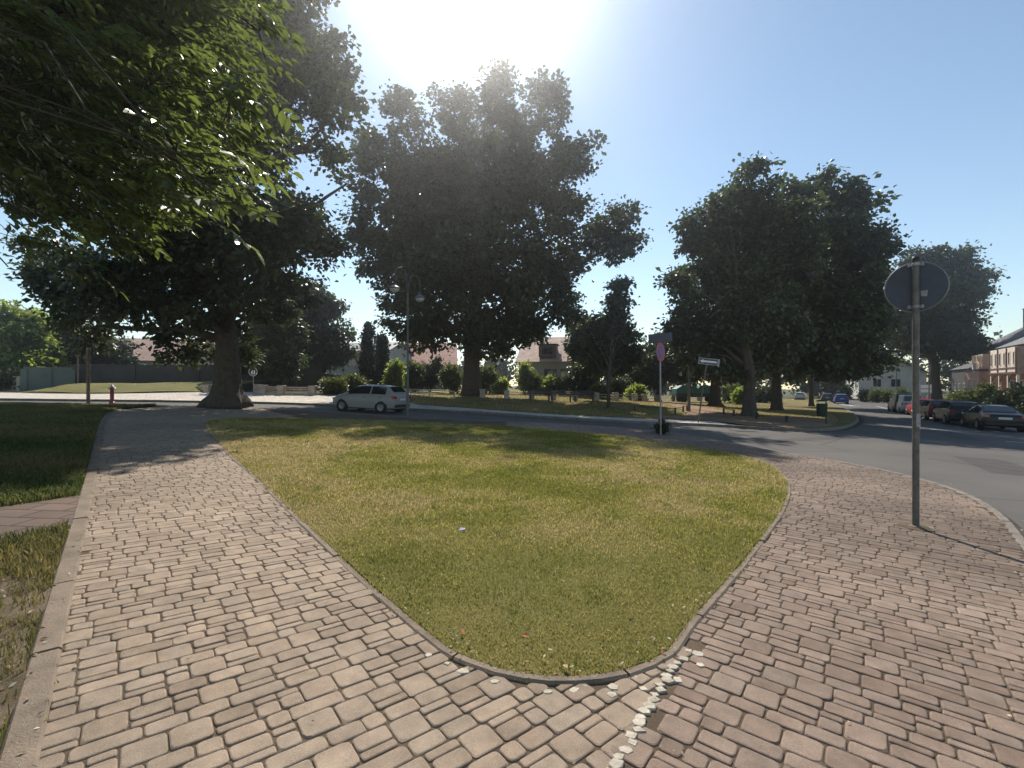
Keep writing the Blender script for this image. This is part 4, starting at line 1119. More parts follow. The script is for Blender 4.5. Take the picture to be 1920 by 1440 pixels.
    def top_glass(x0, x1, nm):
        m = MB(); v = []
        for xv in np.linspace(x0, x1, 6):
            zb, zbe, zt, wb, wt = st(xv)
            for yy in (-.88, -.5, 0, .5, .88): v.append((xv + (.012 if nm == 'windscreen' else -.012), yy * wt, zt + .016 - .006 * abs(yy)))
        m.add(v, [(i * 5 + k, i * 5 + k + 1, i * 5 + k + 6, i * 5 + k + 5) for i in range(5) for k in range(4)])
        m.build(nm, M['car_glass'], t)
    top_glass(c1 + (nxt - c1) * .08, c1 + (nxt - c1) * .94, 'windscreen')
    top_glass(prv + (c0 - prv) * .10 if kind != 'hatch' else -1.82, c0 - (c0 - prv) * .06, 'rear_window')
    # wheels
    wr = .315 if kind != 'van' else .34
    wb2 = st(0)[3]
    for wx_ in (xr + .78, xf - .78):
        ar = MB()
        for s in (1, -1):
            wbx = st(wx_)[3]
            ar = MB(); ar.lathe([(wr + .055, 0), (wr + .055, .012), (wr + .03, .016)], 24, (wx_, s * (wbx * .985) - (.008), wr - .005), 'y')
            ar.build('wheel_arch', M['plastic'], t)
            wl = MB(); y0 = s * (wbx - .10)
            wl.lathe([(wr * .62, -.11), (wr * .94, -.115), (wr, -.08), (wr, .08), (wr * .94, .115), (wr * .62, .11)], 24, (wx_, y0 + s * .015, wr), 'y')
            w = wl.build('wheel', M['tyre'], t, smooth=True, angle=40)
            rm = MB(); rm.lathe([(wr * .63, 0), (wr * .60, .012), (wr * .16, -.004), (wr * .15, .012)] if s > 0 else [(wr * .63, 0), (wr * .60, -.012), (wr * .16, .004), (wr * .15, -.012)], 20, (wx_, y0 + s * .128, wr), 'y')
            for k in range(5):
                a = 2 * math.pi * k / 5
                rm.box((wx_ + math.cos(a) * wr * .38, y0 + s * .135, wr + math.sin(a) * wr * .38), (.045, .012, .045))
            rm.build('rim', M['rim'], w)
    # lights, plate, bumper, mirrors
    def ends(xv): return st(xv)
    zb, zbe, zt, wb, wt = st(xr + .10)
    for s in (1, -1):
        m = MB(); m.box((xr + .10, s * (wb * .84), zbe - .03), (.20, wb * .30, .15), 0, .02); m.build('tail_light', M['tail'], t)
    zb2, zbe2, zt2, wb_2, wt2 = st(xf - .14)
    for s in (1, -1):
        m = MB(); m.box((xf - .16, s * (wb_2 * .80), zbe2 - .02), (.24, wb_2 * .28, .12), 0, .02); m.build('headlight', M['headlight'], t)
    m = MB(); m.box((xr + .06, 0, .40), (.16, wb * 1.72, .16), 0, .03); m.build('rear_bumper', M['plastic'] if kind in ('hatch', 'van') else P, t)
    m = MB(); m.box((xf - .07, 0, .38), (.16, wb_2 * 1.62, .16), 0, .03); m.build('front_bumper', M['plastic'] if kind in ('hatch', 'van') else P, t)
    if plate:
        m = MB(); m.box((xr - .012 + (.03 if kind != 'van' else .0), 0, zbe - .13), (.05, .52, .11)); m.build('number_plate', M['plate'], t)
    for s in (1, -1):
        m = MB(); xx = c1 + (nxt - c1) * .62; m.box((xx, s * (st(xx)[3] + .09), st(xx)[1] + .07), (.11, .18, .13), 0, .03); m.build('side_mirror', P, t)
    for s in (1, -1):
        for xx in ((c0 + c1) / 2 + .35, (c0 + c1) / 2 - .62):
            m = MB(); m.box((xx, s * (st(xx)[3] * .985), st(xx)[1] - .13), (.16, .03, .025)); m.build('door_handle', M['plastic'], t)
    return t

# white hatchback on the road
cxp = (699 - 960) / F * 25.6
car('white_car', 'white hatchback driving left on the shaded road', cxp, 25.2, math.pi - R(19), 'hatch', 'white_paint', (0.28, 0.272, 0.268), 0.97, group=None)
HD = math.atan2(D[1], D[0])
def park_at(px, py): 
    return gp(px, py)
x_, y_ = gp(1884, 806); p0 = np.array([x_, y_]) + D * 2.1
car('parked_car', 'black coupe parked nearest at the right edge', p0[0], p0[1], HD, 'coupe', 'black_paint', (0.012, 0.012, 0.015))
x_, y_ = gp(1812, 795); p = np.array([x_, y_]) + D * 2.1
car('parked_car', 'black estate parked second from the right edge', p[0], p[1], HD, 'estate', 'coal_paint', (0.014, 0.014, 0.016))
x_, y_ = gp(1770, 787); p = np.array([x_, y_]) + D * 2.1
car('parked_car', 'dark wine red car parked between the black estate and red car', p[0], p[1], HD, 'hatch', 'wine_paint', (0.10, 0.012, 0.022))
x_, y_ = gp(1740, 780); p = np.array([x_, y_]) + D * 2.1
car('parked_car', 'bright red hatchback parked just right of the sign pole', p[0], p[1], HD, 'hatch', 'red_paint', (0.30, 0.012, 0.02))
x_, y_ = gp(1740, 780); p = np.array([x_, y_]) + D * 8.2
car('parked_van', 'light roofed van parked ahead of the red hatchback', p[0], p[1], HD, 'van', 'silver_paint', (0.40, 0.41, 0.43), 0.9, cat='van')
x_, y_ = gp(1699, 772); p = np.array([x_, y_]) + D * 2.2
car('parked_van', 'dark people carrier parked left of the sign pole', p[0], p[1], HD, 'van', 'dark_paint', (0.02, 0.02, 0.022), 0.98, cat='van')
x_, y_ = gp(1578, 756); p = np.array([x_, y_]) + D * 2.0
car('parked_car', 'blue car parked far down the side street', p[0], p[1], HD, 'estate', 'blue_paint', (0.03, 0.07, 0.20))
x_, y_ = gp(1560, 753); p = np.array([x_, y_]) + D * 3.0 - NR * 0.6
car('parked_car', 'dark car parked left of the far blue car', p[0], p[1], HD, 'hatch', 'grey_paint', (0.05, 0.05, 0.055))
p = p - NR * 4.0 + D * 6
car('parked_car', 'pale car glinting leftmost of the far parked cars', p[0], p[1], HD, 'hatch', 'pale_paint', (0.45, 0.46, 0.48))

# ------------------------------------------------------------------ signs and street furniture
# back of the round sign, right foreground
x_, y_ = gp(1717, 989); bz = gz(x_, y_, False)
t = thing('traffic_sign', 'round traffic sign seen from its dark back on a grey pole', 'sign', (x_, y_, bz))
mb = MB(); mb.tube([(0, 0, -.2), (0, 0, 3.27)], .036, 20); mb.build('pole', M['pole_grey'], t, smooth=True, angle=40)
mb = MB(); mb.lathe([(.036, 3.27), (.040, 3.272), (.040, 3.31), (.03, 3.325)], 16); mb.build('pole_cap', M['plastic'], t)
mb = MB(); mb.lathe([(.037, 0), (.075, 0.002), (.07, .018), (.04, .03)], 18); mb.build('base_ring', M['curb'], t)
mb = MB(); vs = []
for r_, z_ in ((.19, .004), (.06, .012)):
    for k in range(16): a = k * math.pi / 8; q = r_ * random.uniform(.75, 1.2); vs.append((math.cos(a) * q, math.sin(a) * q, z_ - .033 * math.cos(a) * q))
mb.add(vs, [(k, (k + 1) % 16, 16 + (k + 1) % 16, 16 + k) for k in range(16)]); mb.build('footing', M['sand'], t)
mb = MB(); mb.box((0, -.039, 1.32), (.05, .004, .16)); mb.build('sticker', M['sticker'], t)
fa = math.atan2(y_, x_) - math.pi / 2        # plate squarely faces away from the lens position
cz = at(0, 537, y_).z - bz
mb = MB(); mb.lathe([(.30, -.004), (.302, 0), (.30, .004)], 48, (0, 0, 0), 'y'); disc = mb.build('plate', M['sign_back'], t, smooth=True, angle=30)
disc.location = Vector((-math.sin(fa) * .052, math.cos(fa) * .052, cz)); disc.rotation_euler = (0, 0, fa)
mb = MB(); ring = []
for k in range(49):
    a = 2 * math.pi * k / 48; ring.append((math.cos(a) * .302, 0, math.sin(a) * .302))
mb.tube(ring, .0085, 8, cap=False); rim = mb.build('rim', M['sign_rim'], disc, smooth=True)
mb = MB(); mb.prism([(.05, -.12), (.105, -.125), (.115, -.05), (.045, -.055)], -.0075, -.0055); mb.build('sticker', M['sticker'], disc)
for zz in (cz + .27, cz - .25):
    mb = MB(); mb.lathe([(.036, -.018), (.043, -.016), (.043, .016), (.036, .018)], 18, (0, 0, zz))
    mb.box((-math.sin(fa) * .045, math.cos(fa) * .045, zz), (.16, .03, .034), fa)
    for s in (-.062, .062): mb.lathe([(.008, -.02), (.008, .02)], 8, (math.cos(fa) * s + math.sin(fa) * .035, math.sin(fa) * s - math.cos(fa) * .035, zz))
    mb.build('clamp', M['galv'], t)

# no stopping sign
x_, y_ = gp(1239, 815); bz = gz(x_, y_, False)
t = thing('traffic_sign', 'no stopping sign, red ring on blue, below a dark rectangular board', 'sign', (x_, y_, bz))
topz = at(0, 622, y_).z - bz
mb = MB(); mb.tube([(0, 0, -.2), (-.03, 0, topz)], .032, 14); mb.build('pole', M['galv'], t, smooth=True, angle=40)
def face_sign(parent, loc, rz, rad, back=None):
    e = bpy.data.objects
    m = MB(); m.lathe([(rad, -.003), (rad, .003)], 40, (0, 0, 0), 'y'); d = m.build('sign_plate', M['sign_red'], parent); d.location = loc; d.rotation_euler = (0, 0, rz)
    return d
d = face_sign(t, (-.02, -.045, at(0, 660, y_).z - bz), R(48), .335)
m = MB(); m.lathe([(.245, -.007), (.245, -.003)], 40, (0, 0, 0), 'y'); m.build('blue_field', M['sign_blue'], d)
m = MB(); Mr = Matrix.Rotation(R(-45), 4, 'Y') 
m.prism([(-.03, -.25), (.03, -.25), (.03, .25), (-.03, .25)], -.011, -.0075, Matrix.Rotation(R(-45), 4, 'Y')); m.build('red_bar', M['sign_red'], d)
m = MB(); rg = [(math.cos(2 * math.pi * k / 40) * .333, 0, math.sin(2 * math.pi * k / 40) * .333) for k in range(41)]
m.tube(rg, .012, 6, cap=False); m.build('rim', M['sign_rim'], d)
m = MB(); m.box((0, 0, 0), (.80, .02, .32), 0, .004); bd = m.build('board', M['sign_back'], t); bd.location = (-.03, -.05, at(0, 634, y_).z - bz); bd.rotation_euler = (0, R(-4), R(-14))
for zz in (at(0, 634, y_).z - bz, at(0, 650, y_).z - bz, at(0, 672, y_).z - bz):
    m = MB(); m.lathe([(.034, -.018), (.041, -.015), (.041, .015), (.034, .018)], 14, (-.025, 0, zz)); m.build('clamp', M['galv'], t)

# tilted one-way sign
x_, y_ = gp(1308, 792); bz = gz(x_, y_, False)
t = thing('one_way_sign', 'tilted one way sign with white arrow pointing left', 'sign', (x_, y_, bz))
tp = at(1325, 683, y_) - Vector((x_, y_, bz))
mb = MB(); mb.tube([(0, 0, -.2), tuple(tp * .85), (tp.x * .98, 0, tp.z * .96), tuple(tp + Vector((.03, 0, .25)))], .032, 12); mb.build('pole', M['pole_grey'], t, smooth=True)
m = MB(); m.box((0, 0, 0), (.94, .012, .31), 0, .003); pl_ = m.build('sign_plate', M['sign_back'], t)
pl_.location = tp + Vector((.06, -.045, .13)); pl_.rotation_euler = (0, R(7), R(-10))
m = MB()
for s in (1, -1):
    m.box((0, -.009, s * .143), (.90, .004, .014)); m.box((s * .443, -.009, 0), (.014, .004, .272))
m.build('border', M['sign_white'], pl_)
m = MB(); m.prism([(-.40, 0), (-.23, .10), (-.23, .045), (.39, .045), (.39, -.045), (-.23, -.045), (-.23, -.10)], -.011, -.008); m.build('arrow', M['sign_white'], pl_)
m = MB(); m.box((.50, 0, -.02), (.05, .05, .40)); m.build('bracket', M['galv'], pl_)

# round pedestrian sign at left
x_, y_ = gp(475, 738); bz = gz(x_, y_, False)
t = thing('traffic_sign', 'small round sign, face darkened as in backlight, with pale walking figures beside the low stone balustrade', 'sign', (x_, y_, bz))
zc = at(0, 697, y_).z - bz
m = MB(); m.tube([(0, 0, -.2), (0, 0, zc + .25)], .03, 10); m.build('pole', M['galv'], t)
m = MB(); m.lathe([(.33, -.003), (.33, .003)], 32, (0, -.04, zc), 'y'); d = m.build('sign_plate', M['sign_back'], t)  # blue face; its backlit darkness is put into the plate colour
m = MB(); m.tube([(math.cos(2 * math.pi * k / 32) * .31, -.045, zc + math.sin(2 * math.pi * k / 32) * .31) for k in range(33)], .02, 6, cap=False); m.build('rim', M['sign_white'], d)
m = MB()
for ox, sc in ((-.07, 1.0), (.10, .72)):
    m.lathe([(.03, -.003), (.03, .003)], 12, (ox, -.047, zc + .17 * sc), 'y')
    m.prism([(ox - .05 * sc, zc + .12 * sc), (ox + .05 * sc, zc + .12 * sc), (ox + .07 * sc, zc - .06), (ox + .03, zc - .06), (ox + .05, zc - .2), (ox, zc - .2), (ox - .02, zc - .1), (ox - .05, zc - .2), (ox - .08, zc - .2), (ox - .06 * sc, zc - .05)], -.05, -.045)
m.build('walking_figures', M['sign_white'], d)

# lamp post with two hooked arms
x_, y_ = gp(764.5, 778); bz = gz(x_, y_)
t = thing('street_lamp', 'slim lamp post with two hooked arms in front of the white car', 'lamp', (x_, y_, bz))
zt = at(0, 553, y_).z - bz
m = MB(); m.tube([(0, 0, -.2), (0, 0, .9), (0, 0, 1.0), (0, 0, zt)], [.075, .075, .052, .042], 14); m.build('pole', M['lamp_grey'], t, smooth=True, angle=40)
m = MB(); m.lathe([(.05, -.06), (.075, -.04), (.075, .05), (.04, .08)], 14, (0, 0, zt)); m.build('collar', M['lamp_grey'], t)
def lamp_arm(ex, ey, topz, lz, rx):
    pts = [(0, 0, zt)]
    pts.append((ex * .10, ey * .10, zt + (topz - zt) * .55))
    for k in range(9):
        a = math.pi * k / 8
        f = .5 - .5 * math.cos(a)
        pts.append((ex * (.12 + .88 * f), ey * (.12 + .88 * f), topz - .34 + .34 * math.sin(a)))
    pts.append((ex, ey, lz + .2))
    m = MB(); m.tube(pts, .021, 8); ar = m.build('arm', M['lamp_grey'], t, smooth=True)
    m = MB(); m.lathe([(.025, .26), (.05, .2), (.09, .16), (.24, .06), (.25, .02), (.24, 0)], 20, (ex, ey, lz)); m.build('lamp_head', M['lamp_grey'], ar, smooth=True, angle=40)
    m = MB(); m.lathe([(.22, .0), (.20, -.07), (.13, -.13), (.04, -.16)], 20, (ex, ey, lz)); m.build('lamp_shade', M['headlight'], ar, smooth=True)
s_ = y_ / F
lamp_arm(-19 * s_, -.55, at(0, 505, y_).z - bz, at(0, 546, y_).z - bz, 0)
lamp_arm(19 * s_, .5, at(0, 514, y_).z - bz, at(0, 556, y_).z - bz, 0)

# maroon standpipe with silver cap
x_, y_ = gp(210, 756); bz = gz(x_, y_)
t = thing('hydrant', 'slim maroon hydrant post with silver cap by the left road', 'hydrant', (x_, y_, bz))
m = MB(); m.lathe([(.12, -.1), (.12, .05), (.085, .08), (.08, .70), (.095, .72), (.095, .80), (.08, .82)], 16); m.build('post', M['maroon'], t, smooth=True, angle=40)
m = MB(); m.lathe([(.10, .82), (.11, .84), (.07, .90), (.025, .96)], 14); m.build('cap', M['silver_cap'], t, smooth=True, angle=40)
for s in (-1, 1):
    m = MB(); m.lathe([(.035, 0), (.05, .01), (.05, .07), (.03, .09)] if s > 0 else [(.03, -.09), (.05, -.07), (.05, -.01), (.035, 0)], 10, (s * .09, 0, .76), 'x'); m.build('outlet', M['silver_cap'], t)

# wooden posts at left
def post(name, label, px, py, toppy, r, mat, cat='post', cap=False, group=None):
    x_, y_ = gp(px, py); bz = gz(x_, y_); h = at(0, toppy, y_).z - bz
    t = thing(name, label, cat, (x_, y_, bz), group=group)
    m = MB(); m.tube([(0, 0, -.2), (0, 0, h)], [r * 1.05, r], 12); m.build('shaft', mat, t, smooth=True, angle=40)
    m = MB(); m.lathe([(r, 0), (r * 1.25, .01), (r * 1.2, .05), (r * .4, .09)], 12, (0, 0, h)); m.build('cap', M['galv'] if not cap else mat, t)
    return t
post('sign_post', 'thick brown post left of the maroon hydrant', 165.5, 755, 655, .075, M['wood'])
post('sign_post', 'thin weathered post behind the thick brown post', 146, 735, 670, .055, M['wood'])
post('wooden_post', 'tall bare wooden post beside the tilted arrow sign', 1292, 772, 668, .09, M['wood'])

# low stone balustrade by the left pavement
def fence_piece(name, label, pts, ph, pw, rails, mat_p, mat_r, cat='fence', wall=0.0, cap=True, rail_r=.035, group=None):
    c = pts[0]; bz0 = gz(*c)
    t = thing(name, label, cat, (c[0], c[1], bz0), group=group)
    for (x, y) in pts:
        z = gz(x, y) - bz0
        m = MB(); m.box((x - c[0], y - c[1], z + ph / 2 - .1), (pw, pw, ph + .2), 0, .02); pp = m.build('pillar', mat_p, t)
        if cap:
            m = MB(); m.box((x - c[0], y - c[1], z + ph + .045), (pw * 1.18, pw * 1.18, .085), 0, .02); m.build('pillar_cap', mat_p, pp)
    for h in rails:
        for a, b in zip(pts, pts[1:]):
            za, zb = gz(*a) - bz0, gz(*b) - bz0
            d = np.array(b) - np.array(a); d = d / np.linalg.norm(d) * pw * .5
            m = MB(); m.tube([(a[0] - c[0] + d[0], a[1] - c[1] + d[1], za + h), (b[0] - c[0] - d[0], b[1] - c[1] - d[1], zb + h)], rail_r, 6); m.build('rail', mat_r, t)
    if wall:
        for a, b in zip(pts, pts[1:]):
            aa, bb = np.array(a), np.array(b); mid = (aa + bb) / 2; L = np.linalg.norm(bb - aa) - pw
            m = MB(); m.box((mid[0] - c[0], mid[1] - c[1], gz(*mid) - bz0 + wall / 2 - .1), (L, pw * .7, wall + .2), math.atan2(*(bb - aa)[::-1])); m.build('plinth', mat_p, t)
    return t
bp = [gp(484, 738), gp(494, 739.5), gp(528, 740.5), gp(586, 741)]
fence_piece('stone_balustrade', 'low sandstone balustrade with three pale rails beside the bright pavement', bp, .62, .42, (.26, .42, .56), M['stone'], M['stone'], wall=.16, rail_r=.055)
fence_piece('stone_balustrade', 'two stone pillars with dark bars in the shade left of the oak', [gp(322, 735), gp(389, 735.5)], .50, .42, (.15, .28, .4), M['stone'], M['dark_iron'], wall=.0)
p_ = [gp(px, py) for px, py in ((905, 746), (950, 748), (997, 749), (1037, 750), (1078, 751), (1118, 752), (1154, 752), (1190, 753), (1208, 753.5), (1231, 753), (1262, 752.5), (1287, 752), (1310, 752), (1331, 752))]
fence_piece('stone_fence', 'long row of squat stone pillars with rails along the park lawn', p_, .62, .42, (.34, .55), M['stone'], M['galv'], rail_r=.022)
p_ = [gp(px, py) for px, py in ((770, 742), (805, 744), (852, 746))]
fence_piece('white_rail', 'pale double rail left of the middle tree trunk', p_, .55, .07, (.22, .52), M['galv'], M['stone'], cap=False, rail_r=.035)
# low dark posts with a rail along the park edge
p_ = [gp(px, py) for px, py in ((1190, 772), (1266, 777), (1281, 773), (1288, 771))]
fence_piece('knee_rail', 'knee high dark iron rail behind the no stopping sign', p_, .42, .085, (.36,), M['dark_iron'], M['dark_iron'], cap=False, rail_r=.018)
p_ = [gp(px, py) for px, py in ((1357, 777), (1376, 781))]
fence_piece('knee_rail', 'short pale topped knee rail left of the broad lime trunk', p_, .42, .09, (.40,), M['dark_iron'], M['stone'], cap=False, rail_r=.03)
post('low_post', 'low dark post right of the broad lime trunk', 1419, 786, 776, .07, M['dark_iron'], cap=True)
post('low_post', 'low dark post in the shade near the litter bin', 1475, 793, 782, .07, M['dark_iron'], cap=True)
# litter bin
x_, y_ = gp(1541, 795); bz = gz(x_, y_)
t = thing('litter_bin', 'dark green litter bin on a post at the shady kerb', 'bin', (x_, y_, bz))
m = MB(); m.tube([(.3, .1, -.2), (.3, .1, 1.15)], .04, 10); m.build('post', M['green_paint'], t)
m = MB(); m.lathe([(.21, .42), (.24, .46), (.26, 1.05), (.27, 1.08), (.24, 1.08), (.22, 1.0)], 18); m.build('bin', M['green_paint'], t, smooth=True, angle=40)
m = MB(); m.lathe([(.27, 1.20), (.26, 1.24), (.10, 1.30)], 18); m.build('lid', M['green_paint'], t, smooth=True, angle=40)
m = MB(); 
for s in (-.2, .2): m.box((s, 0, 1.14), (.02, .02, .14))
m.box((.26, .08, .8), (.12, .05, .05)); m.build('bracket', M['dark_iron'], t)

# benches in front of the dark bush
def bench(label, px, py, rz=0.0):
    x_, y_ = gp(px, py); bz = gz(x_, y_)
    t = thing('park_bench', label, 'bench', (x_, y_, bz), rz, group='dark benches on the park lawn')
    m = MB()
    for k in range(4): m.box((0, -.18 + .12 * k, .45), (1.8, .10, .04))
    m.build('seat', M['dark_iron'], t)
    m = MB()
    for k in range(3): m.box((0, .26 + .03 * k, .58 + .12 * k), (1.8, .03, .09))
    m.build('backrest', M['dark_iron'], t)
    for s in (-.7, .7):
        m = MB(); m.box((s, 0, .2), (.10, .40, .46)); m.box((s, .27, .55), (.06, .05, .66)); m.build('leg', M['dark_iron'], t)
bench('dark park bench below the pink roofed house window', 1012, 752, .05)
bench('dark park bench in the middle of the three', 1052, 753, -.05)
bench('dark park bench nearest the young tree', 1095, 754, .0)

# green covered trailer beyond the park
x_, y_ = at(1305, 0, 60).x, 60.0; bz = gz(x_, y_)
t = thing('trailer', 'green tarpaulin covered trailer behind the stone pillars', 'trailer', (x_, y_, bz), R(-4))
m = MB(); m.box((0, 0, .95), (5.4, 2.2, .5), 0, .03); m.build('bed', M['dark_iron'], t)
m = MB(); m.prism([(-2.7, 1.2), (2.7, 1.2), (2.7, 1.75), (2.3, 2.1), (.2, 2.15), (-.1, 1.75), (-.4, 2.1), (-2.0, 2.15), (-2.7, 1.7)], -1.1, 1.1); m.build('tarpaulin', M['green_tarp'], t)
for sx in (-1.8, 1.8):
    for sy in (-1, 1):
        m = MB(); m.lathe([(.2, -.1), (.42, -.1), (.42, .1), (.2, .1)], 18, (sx, sy * .95, .42), 'y'); m.build('wheel', M['tyre'], t)

# ------------------------------------------------------------------ houses
def house(name, label, x, y, rz, w, d, h, rh, wall, roof, wins=(), ridge='x', over=.35, frame='frame_white', cat='house', z0=None, chim=(), roof_t=.16, half=False):
    """front is local -y; origin at middle of the front's foot; w along x, d along y. wins: (face, u, z, w, h)"""
    bz = gz(x, y) - .15 if z0 is None else z0
    t = thing(name, label, cat, (x, y, bz), rz)
    m = MB()
    if ridge == 'x':
        m.prism([(0, 0), (d, 0), (d, h), (d / 2, h + rh), (0, h)], -w / 2, w / 2, Matrix(((0, 1, 0, 0), (1, 0, 0, 0), (0, 0, 1, 0), (0, 0, 0, 1))))
    elif ridge == 'y':
        m.prism([(-w / 2, 0), (w / 2, 0), (w / 2, h), (0, h + rh), (-w / 2, h)], 0, d)
    else:
        m.prism([(-w / 2, 0), (w / 2, 0), (w / 2, h), (-w / 2, h)], 0, d)
    m.build('wall', M[wall], t)
    m = MB(); T = roof_t
    def slab(a, b, c, dd):
        a, b, c, dd = map(Vector, (a, b, c, dd)); n = (b - a).cross(dd - a).normalized()
        if n.z < 0: n = -n
        lo = [p + n * .02 for p in (a, b, c, dd)]; hi = [p + n * (T + .02) for p in (a, b, c, dd)]
        m.add(lo + hi, [(3, 2, 1, 0), (4, 5, 6, 7), (0, 1, 5, 4), (1, 2, 6, 5), (2, 3, 7, 6), (3, 0, 4, 7)])
    if ridge == 'x':
        k = rh / (d / 2); e = over
        slab((-w / 2 - e, -e, h - e * k), (w / 2 + e, -e, h - e * k), (w / 2 + e, d / 2, h + rh), (-w / 2 - e, d / 2, h + rh))
        slab((-w / 2 - e, d + e, h - e * k), (w / 2 + e, d + e, h - e * k), (w / 2 + e, d / 2, h + rh), (-w / 2 - e, d / 2, h + rh))
    elif ridge == 'y':
        k = rh / (w / 2); e = over
        slab((-w / 2 - e, -e, h - e * k), (-w / 2 - e, d + e, h - e * k), (0, d + e, h + rh), (0, -e, h + rh))
        slab((w / 2 + e, -e, h - e * k), (w / 2 + e, d + e, h - e * k), (0, d + e, h + rh), (0, -e, h + rh))
    elif ridge == 'hip':
        e = over; i = min(w, d) / 2
        v = [(-w / 2 - e, -e, h), (w / 2 + e, -e, h), (w / 2 + e, d + e, h), (-w / 2 - e, d + e, h), (-w / 2 + i, d / 2, h + rh), (w / 2 - i, d / 2, h + rh)] if w > d else \
            [(-w / 2 - e, -e, h), (w / 2 + e, -e, h), (w / 2 + e, d + e, h), (-w / 2 - e, d + e, h), (0, i, h + rh), (0, d - i, h + rh)]
        fs = [(0, 1, 5, 4), (2, 3, 4, 5), (1, 2, 5), (3, 0, 4), (3, 2, 1, 0)] if w > d else [(0, 1, 4), (1, 2, 5, 4), (2, 3, 5), (3, 0, 4, 5), (3, 2, 1, 0)]
        m.add(v, fs)
    else:
        m.box((0, d / 2, h + .12), (w + over, d + over, .24), 0, .02)
    rf = m.build('roof', M[roof], t)
    for (cx, cy, cz, cw, ch) in chim:
        m = MB(); m.box((cx, cy, cz), (cw, cw, ch), 0, .02); m.box((cx, cy, cz + ch / 2 + .05), (cw * 1.15, cw * 1.15, .1)); m.build('chimney', M['tile_dark'], rf)
    for (face, u, z, ww, wh) in wins:
        m = MB(); p = MB()
        def B(mbx, du, dz, sw, sh, dep, off):
            if face == 'f': mbx.box((u + du, -off, z + dz), (sw, dep, sh))
            elif face == 'l': mbx.box((-w / 2 - off, u + du, z + dz), (dep, sw, sh))
            elif face == 'r': mbx.box((w / 2 + off, u + du, z + dz), (dep, sw, sh))
        b = .07
        B(m, 0, wh / 2, ww + 2 * b, b, .10, .03); B(m, 0, -wh / 2, ww + 3 * b, b * 1.2, .16, .05)
        B(m, -ww / 2, 0, b, wh - b * 1.1, .10, .03); B(m, ww / 2, 0, b, wh - b * 1.1, .10, .03); B(m, 0, 0, b * .8, wh - b * 1.1, .08, .025)
        fr = m.build('window', M[frame], t)
        B(p, 0, 0, ww - b, wh - b * 1.1, .02, .012); p.build('pane', M['glass'], fr)
    return t
def X(px, d): return (px - 960) / F * d
# left: white house with tiled roof over the wall
house('white_house', 'low white house with pale tiled roof behind the long wall', X(243, 62), 62, R(6), 11, 11, 3.4, 3.2, 'white_wall', 'tile_pink', [('f', -3, 1.8, 1.2, 1.2), ('f', 2, 1.8, 1.2, 1.2)], z0=1.3)
house('orange_house', 'orange house peeping out beside the oak trunk', X(380, 60), 60, R(-5), 6.5, 8, 4.6, 2.2, 'orange_wall', 'tile_red', [('f', -1.2, 4.0, 1.0, 1.2), ('f', 1.4, 4.0, 1.0, 1.2)], 'y', z0=.8)
house('grey_house', 'grey white three storey house behind the thujas', X(668, 66), 66, R(-10), 9.0, 9, 5.2, 1.6, 'grey_wall', 'tile_slate', [('f', -3, 1.6, .9, 1.3), ('f', -.5, 1.6, .9, 1.3), ('f', -3, 4.0, .9, 1.3), ('f', -.5, 4.0, .9, 1.3), ('f', 2.4, 4.0, .9, 1.3)], z0=.8,
      chim=((1.5, 3, 7.2, .5, 1.0),))
house('red_roof_house', 'long low house with plain red tiled roof right of the thujas', X(775, 74), 74, R(8), 13, 12, 3.8, 3.7, 'grey_wall', 'tile_red', [('f', -4, 2.4, 1.1, 1.2), ('f', -1, 2.4, 1.1, 1.2)], z0=.9)
hx = X(1035, 60)
ph_ = house('pink_roof_house', 'pale house with steep pink roof and dark dormer behind the benches', hx, 60, R(-12), 8.6, 11, 3.6, 3.4, 'grey_wall', 'tile_pink', [('f', -.2, 1.9, 1.5, 1.35), ('f', 1.7, 1.9, 1.2, 1.35)], z0=.9, frame='frame_brown', chim=((-2.0, 4.5, 7.2, .6, 1.2),))
m = MB(); m.box((-.6, 1.1, 4.9), (2.2, 2.2, 1.5)); dm = m.build('dormer', M['frame_brown'], ph_)
m = MB(); m.box((-.6, -.02, 4.9), (1.3, .06, .8)); m.build('pane', M['glass'], dm)
m = MB(); m.box((-.6, 1.0, 5.72), (2.6, 2.6, .12)); m.build('dormer_roof', M['tile_dark'], dm)
# far right street
gh = house('gabled_house', 'pale gabled house at the bend of the side street', X(1672, 92), 92, R(-26), 10.5, 14, 5.2, 2.6, 'white_wall', 'tile_slate', [('f', -2.3, 3.2, 1.3, 1.5), ('f', .6, 3.2, 1.5, 1.5), ('f', -.2, 6.0, 1.6, .8), ('l', 2.5, 3.0, 1.0, 1.8), ('l', 5.5, 3.0, 1.0, 1.8), ('l', 9, 3.0, 1.0, 1.8)], 'y', over=.5, z0=-1.4)
ab = house('apartment_block', 'pale flat roofed apartment block with balconies far down the street', X(1588, 118), 118, R(-20), 9, 12, 6.8, 0, 'white_wall', 'tile_slate', [('l', 3, 2.2, 1.4, 1.6), ('l', 3, 5, 1.4, 1.6)], 'flat', z0=-1.6)
for zz in (2.6, 5.0):
    m = MB(); m.box((1.6, -.6, zz), (4.5, 1.2, .9), 0, .02); bc = m.build('balcony', M['grey_wall'], ab)
    m = MB(); m.box((1.6, -.04, zz + 1.1), (3.6, .06, 1.1)); m.build('balcony_door', M['glass'], bc)
